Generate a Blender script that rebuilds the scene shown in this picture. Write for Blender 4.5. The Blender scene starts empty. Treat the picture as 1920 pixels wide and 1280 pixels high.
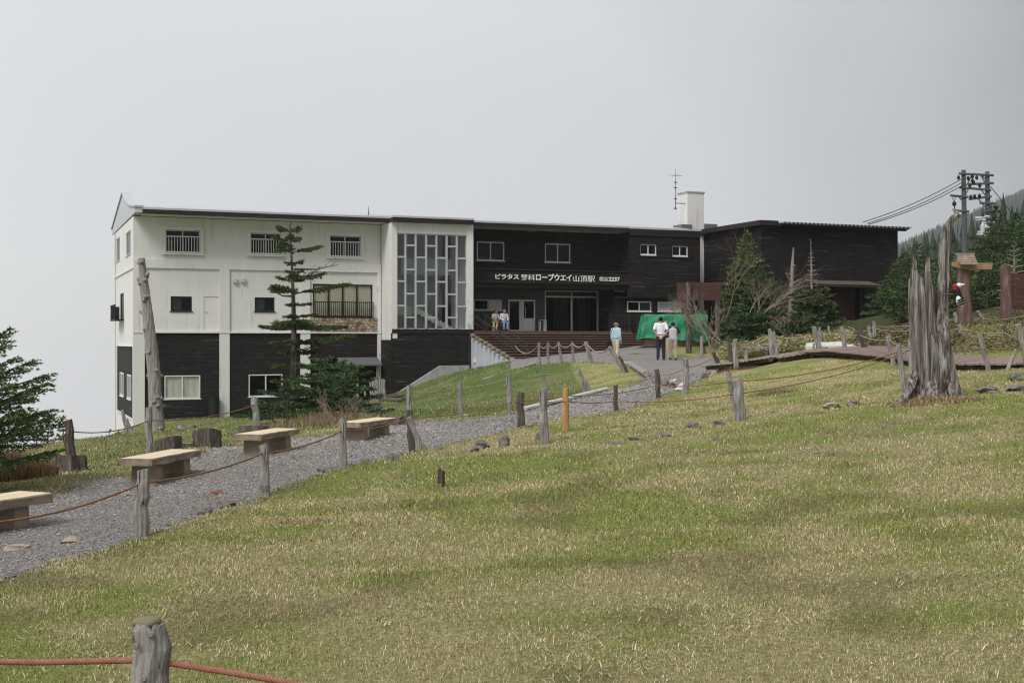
import bpy, math, random
import numpy as np
from mathutils import Vector, Matrix
R=math.radians
sc=bpy.context.scene; col=sc.collection
rng=np.random.default_rng(7); random.seed(7)
# ---------------------------------------------------------------- camera, sky, sun, exposure
CAMZ=1.70; F=2360.0
cam=bpy.data.cameras.new('camera'); cam.sensor_width=36; cam.lens=F*36/1920; cam.clip_end=6000; cam.clip_start=.1
co=bpy.data.objects.new('camera',cam); col.objects.link(co); co.location=(0,0,CAMZ); co.rotation_euler=(R(90),0,0); sc.camera=co
SUN_EL,SUN_AZ=R(49),R(-150)          # azimuth from +Y, clockwise
world=bpy.data.worlds.new('World'); sc.world=world; world.use_nodes=True
nt=world.node_tree; nt.nodes.clear()
def wn(t,**k):
    n=nt.nodes.new(t)
    for a,b in k.items(): setattr(n,a,b)
    return n
out=wn('ShaderNodeOutputWorld'); mix=wn('ShaderNodeMixShader'); mix.inputs[0].default_value=.93
sky=wn('ShaderNodeTexSky',sky_type='NISHITA',sun_disc=False); sky.sun_elevation=SUN_EL; sky.sun_rotation=SUN_AZ
b1=wn('ShaderNodeBackground'); b1.inputs[1].default_value=.1; nt.links.new(sky.outputs[0],b1.inputs[0])
b2=wn('ShaderNodeBackground'); b2.inputs[1].default_value=1.0
tc=wn('ShaderNodeTexCoord')
dot=wn('ShaderNodeVectorMath',operation='DOT_PRODUCT'); dot.inputs[1].default_value=(-.92,.12,-.36); nt.links.new(tc.outputs['Generated'],dot.inputs[0])
no=wn('ShaderNodeTexNoise'); no.inputs['Scale'].default_value=2.4; no.inputs['Detail'].default_value=5; no.inputs['Roughness'].default_value=.45
nt.links.new(tc.outputs['Generated'],no.inputs['Vector'])
ma=wn('ShaderNodeMath',operation='MULTIPLY_ADD'); ma.inputs[1].default_value=.36; nt.links.new(no.outputs['Fac'],ma.inputs[0]); nt.links.new(dot.outputs['Value'],ma.inputs[2])
rp=wn('ShaderNodeValToRGB'); mr=wn('ShaderNodeMapRange'); mr.inputs[1].default_value=-.40; mr.inputs[2].default_value=.65
nt.links.new(ma.outputs[0],mr.inputs[0]); nt.links.new(mr.outputs[0],rp.inputs[0])
e=rp.color_ramp.elements; e[0].position=.15; e[0].color=(.17,.174,.182,1); e[1].color=(.425,.427,.433,1)
for p_,c_ in ((.286,.205),(.34,.275),(.41,.347),(.48,.392),(.61,.405),(.91,.402)): m_=e.new(p_); c_*=1.025; m_.color=(c_,c_*1.002,c_*1.014,1)
sx=wn('ShaderNodeSeparateXYZ'); nt.links.new(tc.outputs['Generated'],sx.inputs[0]); mz=wn('ShaderNodeMath',operation='MAXIMUM'); mz.inputs[1].default_value=0; nt.links.new(sx.outputs[2],mz.inputs[0])
z2=wn('ShaderNodeMath',operation='MULTIPLY'); nt.links.new(mz.outputs[0],z2.inputs[0]); nt.links.new(mz.outputs[0],z2.inputs[1])
zm=wn('ShaderNodeMath',operation='MULTIPLY_ADD'); zm.inputs[1].default_value=1.3; zm.inputs[2].default_value=1.0; nt.links.new(z2.outputs[0],zm.inputs[0])   # overcast dome: zenith brighter than horizon
vm=wn('ShaderNodeVectorMath',operation='SCALE'); nt.links.new(rp.outputs[0],vm.inputs[0]); nt.links.new(zm.outputs[0],vm.inputs['Scale']); nt.links.new(vm.outputs[0],b2.inputs[0])
nt.links.new(b1.outputs[0],mix.inputs[1]); nt.links.new(b2.outputs[0],mix.inputs[2]); nt.links.new(mix.outputs[0],out.inputs[0])
sl=bpy.data.lights.new('sun','SUN'); sl.energy=1.4; sl.angle=R(24); sl.color=(1,.965,.92)
so=bpy.data.objects.new('sun',sl); col.objects.link(so)
sd=Vector((math.sin(SUN_AZ)*math.cos(SUN_EL),math.cos(SUN_AZ)*math.cos(SUN_EL),math.sin(SUN_EL)))
so.rotation_euler=(-sd).to_track_quat('-Z','Y').to_euler(); so.location=(-20,-20,40)
vs=sc.view_settings; vs.view_transform='Standard'; vs.look='None'; vs.exposure=0.88; vs.gamma=1; vs.use_curve_mapping=False
sc.cycles.use_denoising=True; sc.cycles.max_bounces=6; sc.cycles.diffuse_bounces=3; sc.cycles.glossy_bounces=3; sc.cycles.transparent_max_bounces=12; sc.cycles.volume_bounces=0
sc.cycles.caustics_reflective=False; sc.cycles.caustics_refractive=False; sc.cycles.filter_width=1.2
# ---------------------------------------------------------------- materials
def node(t,ty,**k):
    n=t.nodes.new(ty)
    for a,b in k.items(): setattr(n,a,b)
    return n
def ramp(t,stops):
    r=node(t,'ShaderNodeValToRGB'); el=r.color_ramp.elements
    el[0].position,el[0].color=stops[0][0],(*stops[0][1],1); el[1].position,el[1].color=stops[-1][0],(*stops[-1][1],1)
    for p,c in stops[1:-1]: x=el.new(p); x.color=(*c,1)
    return r
MATS={}
def mat(name,stops,scale=4,stretch=(1,1,1),detail=6,rough=.8,bump=.0,bscale=None,bstretch=None,second=None,spec=.25,metal=0,attr=None,coord='Object',dist=.02):
    """noise driven base colour (stops), optional second layer (stops2 factor ramp, colour, scale, stretch)"""
    m=bpy.data.materials.new(name); m.use_nodes=True; t=m.node_tree; p=t.nodes['Principled BSDF']; L=t.links.new
    p.inputs['Roughness'].default_value=rough; p.inputs['Specular IOR Level'].default_value=spec; p.inputs['Metallic'].default_value=metal
    tcn=node(t,'ShaderNodeTexCoord')
    def nz(sca,st,de=6,off=0):
        mp=node(t,'ShaderNodeMapping'); mp.inputs['Scale'].default_value=st; mp.inputs['Location'].default_value=(off,off*.7,off*1.3); L(tcn.outputs[coord],mp.inputs[0])
        n=node(t,'ShaderNodeTexNoise'); n.inputs['Scale'].default_value=sca; n.inputs['Detail'].default_value=de; n.inputs['Roughness'].default_value=.6; L(mp.outputs[0],n.inputs['Vector']); return n
    n1=nz(scale,stretch,detail)
    if len(stops)==1: 
        c=node(t,'ShaderNodeRGB'); c.outputs[0].default_value=(*stops[0],1); cs=c.outputs[0]
    else:
        r=ramp(t,stops); L(n1.outputs['Fac'],r.inputs[0]); cs=r.outputs[0]
    if second:
        for i,(lo,hi,c2,s2,st2) in enumerate(second):
            n2=nz(s2,st2,6,5.3+i*3.1); r2=node(t,'ShaderNodeMapRange'); r2.inputs[1].default_value=lo; r2.inputs[2].default_value=hi; L(n2.outputs['Fac'],r2.inputs[0])
            mx=node(t,'ShaderNodeMixRGB'); L(r2.outputs[0],mx.inputs[0]); L(cs,mx.inputs[1]); mx.inputs[2].default_value=(*c2,1); cs=mx.outputs[0]
    if attr:
        at=node(t,'ShaderNodeAttribute',attribute_name=attr); mx=node(t,'ShaderNodeMixRGB',blend_type='MULTIPLY'); mx.inputs[0].default_value=1; L(cs,mx.inputs[1]); L(at.outputs['Color'],mx.inputs[2]); cs=mx.outputs[0]
    L(cs,p.inputs['Base Color'])
    if bump:
        nb=nz(bscale or scale,bstretch or stretch,8,1.7); b=node(t,'ShaderNodeBump'); b.inputs['Strength'].default_value=bump; b.inputs['Distance'].default_value=dist; L(nb.outputs['Fac'],b.inputs['Height']); L(b.outputs[0],p.inputs['Normal'])
    MATS[name]=m; return m
V3=lambda a:(a,a,a)
mat('plaster',[(.3,(.63,.62,.60)),(.7,(.71,.70,.68))],1.2,(1,1,.35),second=[(.58,.85,(.40,.385,.35),3,(1.3,1.3,.10)),(.66,.80,(.36,.33,.28),5,(2.5,2.5,.12))],rough=.85,bump=.15,bscale=25,bstretch=V3(1))
mat('plaster_worn',[(.3,(.68,.67,.65)),(.7,(.75,.74,.72))],1.2,(1,1,.35),second=[(.55,.72,(.33,.31,.28),2.4,(1.5,1.5,.8))],rough=.9,bump=.4,bscale=14,bstretch=V3(1))
mat('concrete',[(.3,(.26,.26,.25)),(.7,(.40,.40,.38))],3,second=[(.6,.8,(.2,.19,.17),4,(1,1,.3))],rough=.9,bump=.2,bscale=30)
mat('grey_panel',[(.3,(.42,.44,.47)),(.7,(.52,.54,.57))],2,(3,3,.3),second=[(.6,.85,(.34,.33,.31),3,(4,4,.12))],rough=.6)
mat('siding',[(.3,(.003,.0026,.0025)),(.5,(.0095,.0078,.0072)),(.70,(.032,.026,.0235))],5,(.35,.35,9),second=[(.56,.74,(.05,.043,.038),3.0,(.25,.25,5.2)),(.63,.72,(.20,.18,.155),2.2,(.20,.20,5.6))],rough=.75,bump=.25,bscale=8,bstretch=(.5,.5,14))
mat('fascia',[(.3,(.018,.013,.012)),(.7,(.03,.023,.021))],3,(.3,.3,3),rough=.6)
mat('roof_metal',[(.3,(.38,.40,.42)),(.7,(.50,.52,.54))],1.5,(.3,3,1),rough=.5,spec=.4)
mat('slate',[(.3,(.05,.052,.054)),(.7,(.12,.122,.12))],6,(1,1,7),second=[(.6,.7,(.02,.02,.02),9,(1.2,1.2,9))],rough=.8,bump=.6,bscale=9,bstretch=(1,1,6))
mat('aluminium',[(.3,(.50,.51,.52)),(.7,(.60,.61,.62))],6,rough=.4,metal=.3)
mat('white_frame',[(.3,(.62,.62,.60)),(.7,(.74,.74,.72))],6,rough=.5)
mat('black_metal',[(.3,(.010,.010,.011)),(.7,(.02,.02,.021))],6,rough=.5)
mat('rail_metal',[(.3,(.02,.018,.017)),(.7,(.05,.04,.035))],9,rough=.6)
mat('curtain',[(.35,(.42,.36,.25)),(.6,(.56,.50,.37))],3,(9,9,.2),rough=.9)
mat('blind',[(.3,(.55,.54,.47)),(.7,(.68,.67,.60))],3,(2,2,.4),rough=.8)
mat('interior',[(.3,(.42,.44,.45)),(.7,(.52,.54,.55))],2,rough=.9)
mat('interior_white',[(.3,(.60,.61,.60)),(.7,(.68,.69,.68))],2,rough=.8)
mat('interior_dark',[(.3,(.035,.033,.03)),(.7,(.06,.055,.05))],2,rough=.9)
mat('poster',[(.45,(.62,.64,.66)),(.52,(.68,.7,.72)),(.60,(.36,.38,.42))],9,(3,3,9),rough=.6)
mat('letter_white',[(.3,(.70,.70,.68)),(.7,(.8,.8,.78))],9,rough=.5)
mat('tread',[(.3,(.075,.044,.034)),(.7,(.155,.10,.08))],4,(.4,2,6),second=[(.62,.8,(.15,.11,.09),5,(.4,3,4))],rough=.75,bump=.25,bscale=12,bstretch=(.3,2,6))
mat('log_end',[(.3,(.18,.14,.10)),(.7,(.30,.25,.19))],14,rough=.9,bump=.3)
mat('stone_tan',[(.3,(.27,.20,.135)),(.5,(.36,.285,.2)),(.7,(.46,.37,.28))],2.3,rough=.85,bump=.5,bscale=18,coord='Object',attr='Col')
mat('mortar',[(.3,(.10,.08,.06)),(.7,(.15,.12,.09))],8,rough=.95)
mat('shutter',[(.3,(.062,.027,.025)),(.7,(.09,.042,.038))],3,(1,1,2),rough=.5)
mat('tarp_green',[(.3,(.010,.165,.078)),(.7,(.017,.235,.115))],2.2,(1.5,1.5,.6),rough=.5,spec=.35,bump=.9,bscale=3.5,bstretch=(1.5,1.5,.7),dist=.09)
mat('rust_board',[(.3,(.055,.025,.019)),(.7,(.09,.042,.031))],3,(.4,.4,5),rough=.8,bump=.2,bscale=12,bstretch=(.4,.4,8))
mat('red_log',[(.3,(.075,.042,.035)),(.55,(.13,.08,.068)),(.75,(.26,.20,.18))],4,(2,2,.4),rough=.85,bump=.4,bscale=8,bstretch=(2,2,.4))
mat('grey_wood',[(.25,(.11,.10,.09)),(.5,(.27,.255,.24)),(.75,(.40,.385,.365))],7,(4,4,.35),second=[(.60,.68,(.04,.035,.03),6,(6,6,.3))],rough=.9,bump=.8,bscale=9,bstretch=(5,5,.3),dist=.03)
mat('dark_wood',[(.25,(.035,.028,.022)),(.6,(.12,.10,.08)),(.8,(.26,.24,.22))],7,(4,4,.5),rough=.9,bump=.7,bscale=9,bstretch=(5,5,.4),dist=.03)
mat('new_wood',[(.3,(.34,.19,.07)),(.7,(.50,.31,.13))],5,(5,5,.4),second=[(.62,.7,(.16,.08,.03),7,(4,4,.4))],rough=.75,bump=.3,bscale=9,bstretch=(5,5,.3))
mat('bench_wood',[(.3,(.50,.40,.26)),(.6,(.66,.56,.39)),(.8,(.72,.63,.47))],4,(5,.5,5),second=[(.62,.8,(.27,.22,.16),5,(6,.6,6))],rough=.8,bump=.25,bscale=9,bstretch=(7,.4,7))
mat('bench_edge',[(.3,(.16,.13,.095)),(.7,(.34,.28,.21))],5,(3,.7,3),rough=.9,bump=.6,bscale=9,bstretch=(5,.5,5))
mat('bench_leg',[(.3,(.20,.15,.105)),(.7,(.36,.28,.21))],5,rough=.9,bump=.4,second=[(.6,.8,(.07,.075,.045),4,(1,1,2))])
mat('bark',[(.3,(.045,.035,.028)),(.5,(.11,.09,.075)),(.75,(.25,.225,.2))],6,(4,4,.7),rough=.95,bump=.9,bscale=8,bstretch=(4,4,.6),dist=.04)
mat('snag',[(.3,(.02,.015,.012)),(.42,(.10,.082,.07)),(.55,(.27,.255,.24)),(.72,(.52,.515,.51))],5,(5,5,.18),second=[(.53,.68,(.095,.062,.045),2.6,(2.6,2.6,.45))],rough=.9,bump=1,bscale=6,bstretch=(6,6,.25),dist=.06)
mat('dead_wood',[(.3,(.15,.125,.10)),(.7,(.34,.31,.28))],5,(3,3,.4),second=[(.6,.72,(.07,.055,.045),4,(3,3,.4))],rough=.9,bump=.7,bscale=8,bstretch=(4,4,.5),dist=.03)
mat('twig',[(.3,(.15,.115,.085)),(.7,(.30,.245,.195))],8,rough=.9)
mat('rope',[(.3,(.17,.082,.048)),(.7,(.28,.145,.09))],20,rough=.9)
mat('rope_red',[(.3,(.24,.10,.066)),(.7,(.35,.165,.115))],30,rough=.9,bump=.3,bscale=200,dist=.002)
mat('rope_pale',[(.3,(.22,.17,.13)),(.7,(.36,.29,.23))],20,rough=.9)
mat('rock',[(.3,(.075,.068,.06)),(.5,(.17,.155,.14)),(.75,(.30,.28,.26))],5,second=[(.6,.75,(.09,.095,.04),3,V3(1))],rough=.95,bump=.8,bscale=9,dist=.05)
mat('rock_red',[(.3,(.18,.07,.05)),(.7,(.28,.13,.095))],7,rough=.95,bump=.6)
mat('rock_pale',[(.3,(.40,.39,.37)),(.7,(.58,.57,.55))],5,rough=.95,bump=.5)
mat('rock_tan',[(.3,(.26,.2,.15)),(.7,(.42,.35,.27))],6,rough=.95,bump=.5)
mat('gravel',[(.3,(.115,.108,.10)),(.5,(.205,.194,.182)),(.7,(.32,.304,.286))],60,detail=3,second=[(.55,.75,(.14,.125,.11),.7,V3(1)),(.62,.7,(.09,.10,.04),1.1,V3(1))],rough=.95,bump=1,bscale=70,dist=.02)
mat('pebble',[(.3,V3(.85)),(.7,V3(1.1))],30,rough=.9,attr='Col')
mat('earth',[(.3,V3(.55)),(.5,V3(.95)),(.7,V3(1.35))],26,detail=8,rough=1,attr='Col',bump=.8,bscale=40,dist=.04,spec=.05)
mat('grass',[(.3,V3(.9)),(.7,V3(1.1))],3,rough=.75,attr='Col',spec=.15)
mat('needles',[(.3,V3(.75)),(.7,V3(1.25))],1.5,rough=.6,attr='Col',spec=.2)
mat('boardwalk',[(.3,(.15,.11,.09)),(.7,(.28,.215,.18))],5,(.5,4,4),rough=.9,bump=.4,bscale=12,bstretch=(.5,6,6))
mat('pole_wood',[(.3,(.065,.07,.075)),(.7,(.12,.125,.13))],4,(3,3,.3),rough=.9)
mat('pole_metal',[(.3,(.10,.105,.11)),(.7,(.16,.165,.17))],6,rough=.5)
mat('galvanised',[(.3,(.45,.46,.47)),(.7,(.6,.61,.62))],8,rough=.4)
mat('wire',[(.3,(.02,.02,.022)),(.7,(.03,.03,.032))],8,rough=.6)
mat('shingle',[(.3,(.18,.135,.11)),(.7,(.34,.28,.245))],9,rough=.9,bump=.4)
mat('skin',[(.3,(.38,.215,.145)),(.7,(.44,.26,.18))],9,rough=.55)
for n_,c_ in dict(hair_black=(.008,.007,.007),hair_grey=(.17,.16,.15),shirt_blue=(.42,.55,.62),shirt_white=(.72,.72,.80),shirt_cream=(.66,.60,.52),shirt_navy=(.02,.022,.03),vest=(.50,.53,.55),trouser_beige=(.52,.47,.37),trouser_dark=(.022,.025,.035),trouser_tan=(.45,.36,.22),jeans=(.25,.33,.44),shoe=(.012,.011,.011),shoe_pale=(.4,.38,.35),bag=(.012,.012,.013),belt=(.02,.012,.01),red_paint=(.33,.025,.02),white_paint=(.75,.75,.73),black_paint=(.015,.014,.013),blue_plastic=(.02,.13,.28),cardboard=(.28,.2,.13),mint=(.5,.66,.56),brown_stake=(.05,.022,.015),moss=(.17,.155,.09),arm_wood=(.30,.19,.095)).items():
    mat(n_,[(.3,tuple(v*.88 for v in c_)),(.7,tuple(min(1,v*1.1) for v in c_))],7,rough=.8,bump=.15,bscale=18)
def glassmat(name,tint,fac):
    m=bpy.data.materials.new(name); m.use_nodes=True; t=m.node_tree; t.nodes.clear(); o=node(t,'ShaderNodeOutputMaterial')
    g=node(t,'ShaderNodeBsdfGlossy'); g.inputs['Roughness'].default_value=.03; g.inputs['Color'].default_value=(.9,.92,.93,1)
    tr=node(t,'ShaderNodeBsdfTransparent'); tr.inputs[0].default_value=(*tint,1)
    lw_=node(t,'ShaderNodeLayerWeight'); pw=node(t,'ShaderNodeMath',operation='POWER'); pw.inputs[1].default_value=4; t.links.new(lw_.outputs['Facing'],pw.inputs[0])
    ad=node(t,'ShaderNodeMath',operation='MULTIPLY_ADD'); ad.inputs[1].default_value=.6; ad.inputs[2].default_value=fac; t.links.new(pw.outputs[0],ad.inputs[0])
    mx=node(t,'ShaderNodeMixShader'); t.links.new(ad.outputs[0],mx.inputs[0]); t.links.new(tr.outputs[0],mx.inputs[1]); t.links.new(g.outputs[0],mx.inputs[2]); t.links.new(mx.outputs[0],o.inputs[0]); MATS[name]=m
glassmat('glass',(.95,.965,.965),.035); glassmat('glass_dark',(.50,.54,.54),.018)
# ---------------------------------------------------------------- mesh helpers
class MB:
    def __init__(s): s.v=[]; s.f=[]; s.m=[]
    def quad(s,a,b,c,d,mi=0):
        n=len(s.v); s.v+=[tuple(a),tuple(b),tuple(c),tuple(d)]; s.f.append((n,n+1,n+2,n+3)); s.m.append(mi)
    def poly(s,pts,mi=0):
        n=len(s.v); s.v+=[tuple(p) for p in pts]; s.f.append(tuple(range(n,n+len(pts)))); s.m.append(mi)
    def box(s,x0,x1,y0,y1,z0,z1,mi=0,ch=0):
        if ch:
            return s.cbox(x0,x1,y0,y1,z0,z1,mi,ch)
        n=len(s.v); s.v+=[(x,y,z) for z in (z0,z1) for x,y in ((x0,y0),(x1,y0),(x1,y1),(x0,y1))]
        for q in ((0,3,2,1),(4,5,6,7),(0,1,5,4),(1,2,6,5),(2,3,7,6),(3,0,4,7)): s.f.append(tuple(n+i for i in q)); s.m.append(mi)
        return s
    def cbox(s,x0,x1,y0,y1,z0,z1,mi,c):
        rings=[]
        for z,i in ((z0,c),(z0+c,0),(z1-c,0),(z1,c)):
            a0,a1,b0,b1=x0+i,x1-i,y0+i,y1-i
            rings.append([(a0+c,b0,z),(a1-c,b0,z),(a1,b0+c,z),(a1,b1-c,z),(a1-c,b1,z),(a0+c,b1,z),(a0,b1-c,z),(a0,b0+c,z)])
        s.rings(rings,mi); return s
    def rings(s,rings,mi=0,cap=True):
        n=len(s.v); k=len(rings[0])
        for r in rings: s.v+=[tuple(p) for p in r]
        for a in range(len(rings)-1):
            for i in range(k): j=(i+1)%k; s.f.append((n+a*k+i,n+a*k+j,n+(a+1)*k+j,n+(a+1)*k+i)); s.m.append(mi)
        if cap:
            s.f.append(tuple(n+i for i in range(k))[::-1]); s.m.append(mi); b=n+(len(rings)-1)*k; s.f.append(tuple(b+i for i in range(k))); s.m.append(mi)
    def tube(s,pts,rad,n=6,mi=0,cap=True,jit=0,rg=None,flat=1):
        pts=[Vector(p) for p in pts]; rings=[]; up=None
        if not hasattr(rad,'__len__'): rad=[rad]*len(pts)
        for i,p in enumerate(pts):
            d=(pts[min(i+1,len(pts)-1)]-pts[max(i-1,0)])
            if d.length<1e-9: d=Vector((0,0,1))
            d.normalize()
            if up is None: up=Vector((1,0,0)) if abs(d.x)<.8 else Vector((0,1,0))
            a=(up-d*up.dot(d)); a=a.normalized() if a.length>1e-6 else d.orthogonal().normalized(); b=d.cross(a); up=a
            rr=[]
            for k in range(n):
                th=2*math.pi*k/n; r=rad[i]*(1+(rg.uniform(-jit,jit) if jit and rg else 0))
                rr.append(p+a*(math.cos(th)*r)+b*(math.sin(th)*r*flat))
            rings.append(rr)
        s.rings(rings,mi,cap); return s
    def build(s,name,mats,parent=None,loc=(0,0,0),smooth=False,rot=None):
        me=bpy.data.meshes.new(name); me.from_pydata(s.v,[],s.f)
        if isinstance(mats,str): mats=[mats]
        for x in mats: me.materials.append(MATS[x])
        if len(mats)>1: me.polygons.foreach_set('material_index',s.m)
        if smooth: me.polygons.foreach_set('use_smooth',[True]*len(s.f))
        me.update(); return link(name,me,parent,loc,rot)
def link(name,me,parent=None,loc=(0,0,0),rot=None):
    o=bpy.data.objects.new(name,me); col.objects.link(o); o.location=loc
    if rot is not None: o.rotation_euler=rot
    if parent: o.parent=parent
    return o
def empty(name,loc,rz=0):
    o=bpy.data.objects.new(name,None); col.objects.link(o); o.location=loc; o.rotation_euler=(0,0,rz); o.empty_display_size=.2; return o
def tag(o,label=None,cat=None,group=None,kind=None):
    for k,v in (('label',label),('category',cat),('group',group),('kind',kind)):
        if v: o[k]=v
    return o
def npmesh(name,V,Fc,mats,colr=None,parent=None,smooth=False,loc=(0,0,0)):
    """V (n,3), Fc (m,k) uniform polygons, colr (n,3) point colours"""
    V=np.asarray(V,np.float32); Fc=np.asarray(Fc,np.int32); me=bpy.data.meshes.new(name); m,k=Fc.shape
    me.vertices.add(len(V)); me.vertices.foreach_set('co',V.ravel()); me.loops.add(m*k); me.loops.foreach_set('vertex_index',Fc.ravel())
    me.polygons.add(m); me.polygons.foreach_set('loop_start',np.arange(0,m*k,k,dtype=np.int32))
    if smooth: me.polygons.foreach_set('use_smooth',np.ones(m,bool))
    if colr is not None:
        a=me.color_attributes.new('Col','FLOAT_COLOR','POINT'); a.data.foreach_set('color',np.c_[colr,np.ones(len(V))].astype(np.float32).ravel())
    for x in ([mats] if isinstance(mats,str) else mats): me.materials.append(MATS[x])
    me.update(calc_edges=True); return link(name,me,parent,loc)
def vnoise(x,y,s,seed=0):
    x=np.asarray(x)/s+seed*17.3; y=np.asarray(y)/s-seed*9.1
    xi=np.floor(x).astype(np.int64); yi=np.floor(y).astype(np.int64); fx=x-xi; fy=y-yi; fx=fx*fx*(3-2*fx); fy=fy*fy*(3-2*fy)
    def h(a,b):
        n=(a*374761393+b*668265263+seed*982451653)&0x7fffffff; n=((n^(n>>13))*1274126177)&0x7fffffff; return ((n^(n>>16))&0xffff)/65535.
    return (h(xi,yi)*(1-fx)+h(xi+1,yi)*fx)*(1-fy)+(h(xi,yi+1)*(1-fx)+h(xi+1,yi+1)*fx)*fy
def sstep(a,b,x): t=np.clip((np.asarray(x,float)-a)/(b-a),0,1); return t*t*(3-2*t)
# surveyed ground points: (picture column, picture row, distance in m)
_gp=[(267,1012,10.7),(494,935,13.9),(642,882,16.2),(769,850,18.8),(1019,833,18.0),(975,803,21),(1061,808,20),(1154,772,24),
(1232,750,27.5),(1286,743,27),(1385,786,20),(1745,748,20),(1690,735,22),(1668,690,28),(1845,698,24),(1960,700,23),(1880,735,20),(1500,672,33),(1900,690,26.5),
(1400,678,36),(1290,675,50),(1240,675,52),(1100,680,45),(1180,682,44),(1020,684,47),(970,681,58),(958,677,62),(1225,672,64.6),(1330,655,57),(1275,641,59),(1276,640,63),(1262,632,69),(1200,673,66),(1175,671,69),(1300,672,53.5),(1345,672,52),
(1460,650,42),(1410,640,52),(1330,640,60),(1585,619,70),(1440,616,72),(1690,616,73),(1520,640,48),(1809,606,38),(1885,604,38),(1640,640,40),(1760,628,36),(1900,645,32),(1740,650,31),
(281,910,14.9),(60,985,11.7),(500,848,18.4),(690,822,21.2),(760,795,25.5),(880,800,23.5),(130,887,18),(30,892,16.5),(385,843,22),(305,848,21),(475,815,25),
(295,812,28),(180,826,27),(100,832,25),(255,797,64),(470,785,66.5),(700,752,65),(735,745,62),(800,716,64),(877,694,66),
(600,797,30),(862,785,27),(952,774,27),(1095,738,35),(1024,740,34.5),(1150,737,31),(1210,708,37),(960,690,47),(850,742,47),(780,757,50),(690,775,40),(420,793,48),(900,712,56),(930,745,40),(1326,705,36),(1347,682,44)]
_w=[(-2,4.5,-1.66),(0,5.5,-1.58),(2.2,5.5,-1.49),(0,0,-1.66),(3,0,-1.5),(-4,0,-1.75),(-5,6,-1.78),(4,10,-1.37),(0,10.5,-1.60),(0.2,14,-1.56),(4,14.5,-1.3),(6.5,10,-1.22),(7,15,-1.08),(10,15,-.85),(12,20,-.55),(9,5,-1.1),
(2.2,18,-1.36),(1.2,16,-1.5),(16,28,.2),(20,45,1.7),(28,60,3.2),(30,30,2.0),(34,90,6.0),(20,90,3.0),(5,90,1.0),(-5,90,-2.5),(-8,20,-2.0),(-12,16,-2.5),(-12,26,-2.9),(-13,45,-4.0),(-20,60,-5.0),(-24,50,-8.0),(-18,30,-5.5),(-20,16,-5.5),(-25,72,-8.5),(-18,85,-6.0),(-33,40,-13),(-33,65,-14),(-33,90,-14),(-12,0,-2.6),(-25,0,-7),(20,0,.0),(30,0,1.2),(0,-12,-1.7),(20,-12,0),(-20,-12,-5)]
_P=[((x-960)/F*Z,Z,(640-y)/F*Z) for x,y,Z in _gp]+_w
_P=np.array(_P,float)
def _tps(r2):
    return np.where(r2>1e-12,r2*np.log(np.maximum(r2,1e-12)),0)
def _fit(P,lam=0.15):
    n=len(P);d=((P[:,None,:2]-P[None,:,:2])**2).sum(2)/100
    K=_tps(d)+lam*np.eye(n)*.1;Q=np.c_[np.ones(n),P[:,:2]]
    A=np.block([[K,Q],[Q.T,np.zeros((3,3))]])
    return np.linalg.solve(A,np.r_[P[:,2],0,0,0])
_W=_fit(_P)
def hz(X,Y):
    X=np.asarray(X,float);Y=np.asarray(Y,float);sh=np.broadcast(X,Y).shape
    x=np.broadcast_to(X,sh).ravel();y=np.broadcast_to(Y,sh).ravel();out=np.empty(x.size)
    for s in range(0,x.size,20000):
        a=x[s:s+20000];b=y[s:s+20000]
        d=((a[:,None]-_P[None,:,0])**2+(b[:,None]-_P[None,:,1])**2)/100
        out[s:s+20000]=_tps(d)@_W[:-3]+_W[-3]+_W[-2]*a+_W[-1]*b
    return out.reshape(sh)+CAMZ
def hit(x,y,lo=3.0,hi=90.0):
    Z=np.linspace(lo,hi,1500);X=(x-960)/F*Z;z=CAMZ+(640-y)/F*Z
    d=z-hz(X,Z);i=np.where((d[:-1]>0)&(d[1:]<=0))[0]
    if len(i)==0:
        i=int(np.argmin(d));t=Z[i]
    else:
        i=i[0];t=Z[i]+(Z[i+1]-Z[i])*d[i]/(d[i]-d[i+1])
    return ((x-960)/F*t,t,float(hz((x-960)/F*t,t)))
def P(x,y,Z): return Vector(((x-960)/F*Z,Z,CAMZ+(640-y)/F*Z))     # a surveyed point: bearing, elevation, distance
_hz0=hz
def hz(X,Y):
    X=np.asarray(X,float); Y=np.asarray(Y,float)
    h=_hz0(np.clip(X,-33,34),np.clip(Y,-12,90))
    h=h-np.maximum(0,-33-X)*.42
    h=h+np.maximum(0,X-34)*.10*(1-sstep(60,120,Y))
    h=h+np.maximum(0,np.minimum(Y,400)-90)*(-.16+.17*sstep(-10,30,X))-np.maximum(0,-12-Y)*.05
    h=h+.435*np.maximum(0,X-.165*Y)*sstep(90,1500,Y)
    return np.maximum(h,-170)
def G(x,Z,dz=0):
    X=(x-960)/F*Z; return Vector((X,Z,float(hz(X,Z))+dz))
def inpoly(x,y,poly):
    x=np.asarray(x); y=np.asarray(y); r=np.zeros(x.shape,bool); n=len(poly)
    for i in range(n):
        x0,y0=poly[i]; x1,y1=poly[(i+1)%n]
        if y0==y1: continue
        c=((y0>y)!=(y1>y)); r^=c&(x<(x1-x0)*(y-y0)/(y1-y0)+x0)
    return r
def pdist(x,y,poly):
    d=np.full(np.shape(x),1e9); n=len(poly)
    for i in range(n):
        a=np.array(poly[i]); b=np.array(poly[(i+1)%n]); ab=b-a; t=np.clip(((x-a[0])*ab[0]+(y-a[1])*ab[1])/(ab@ab+1e-9),0,1)
        d=np.minimum(d,np.hypot(x-a[0]-t*ab[0],y-a[1]-t*ab[1]))
    return d
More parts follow.
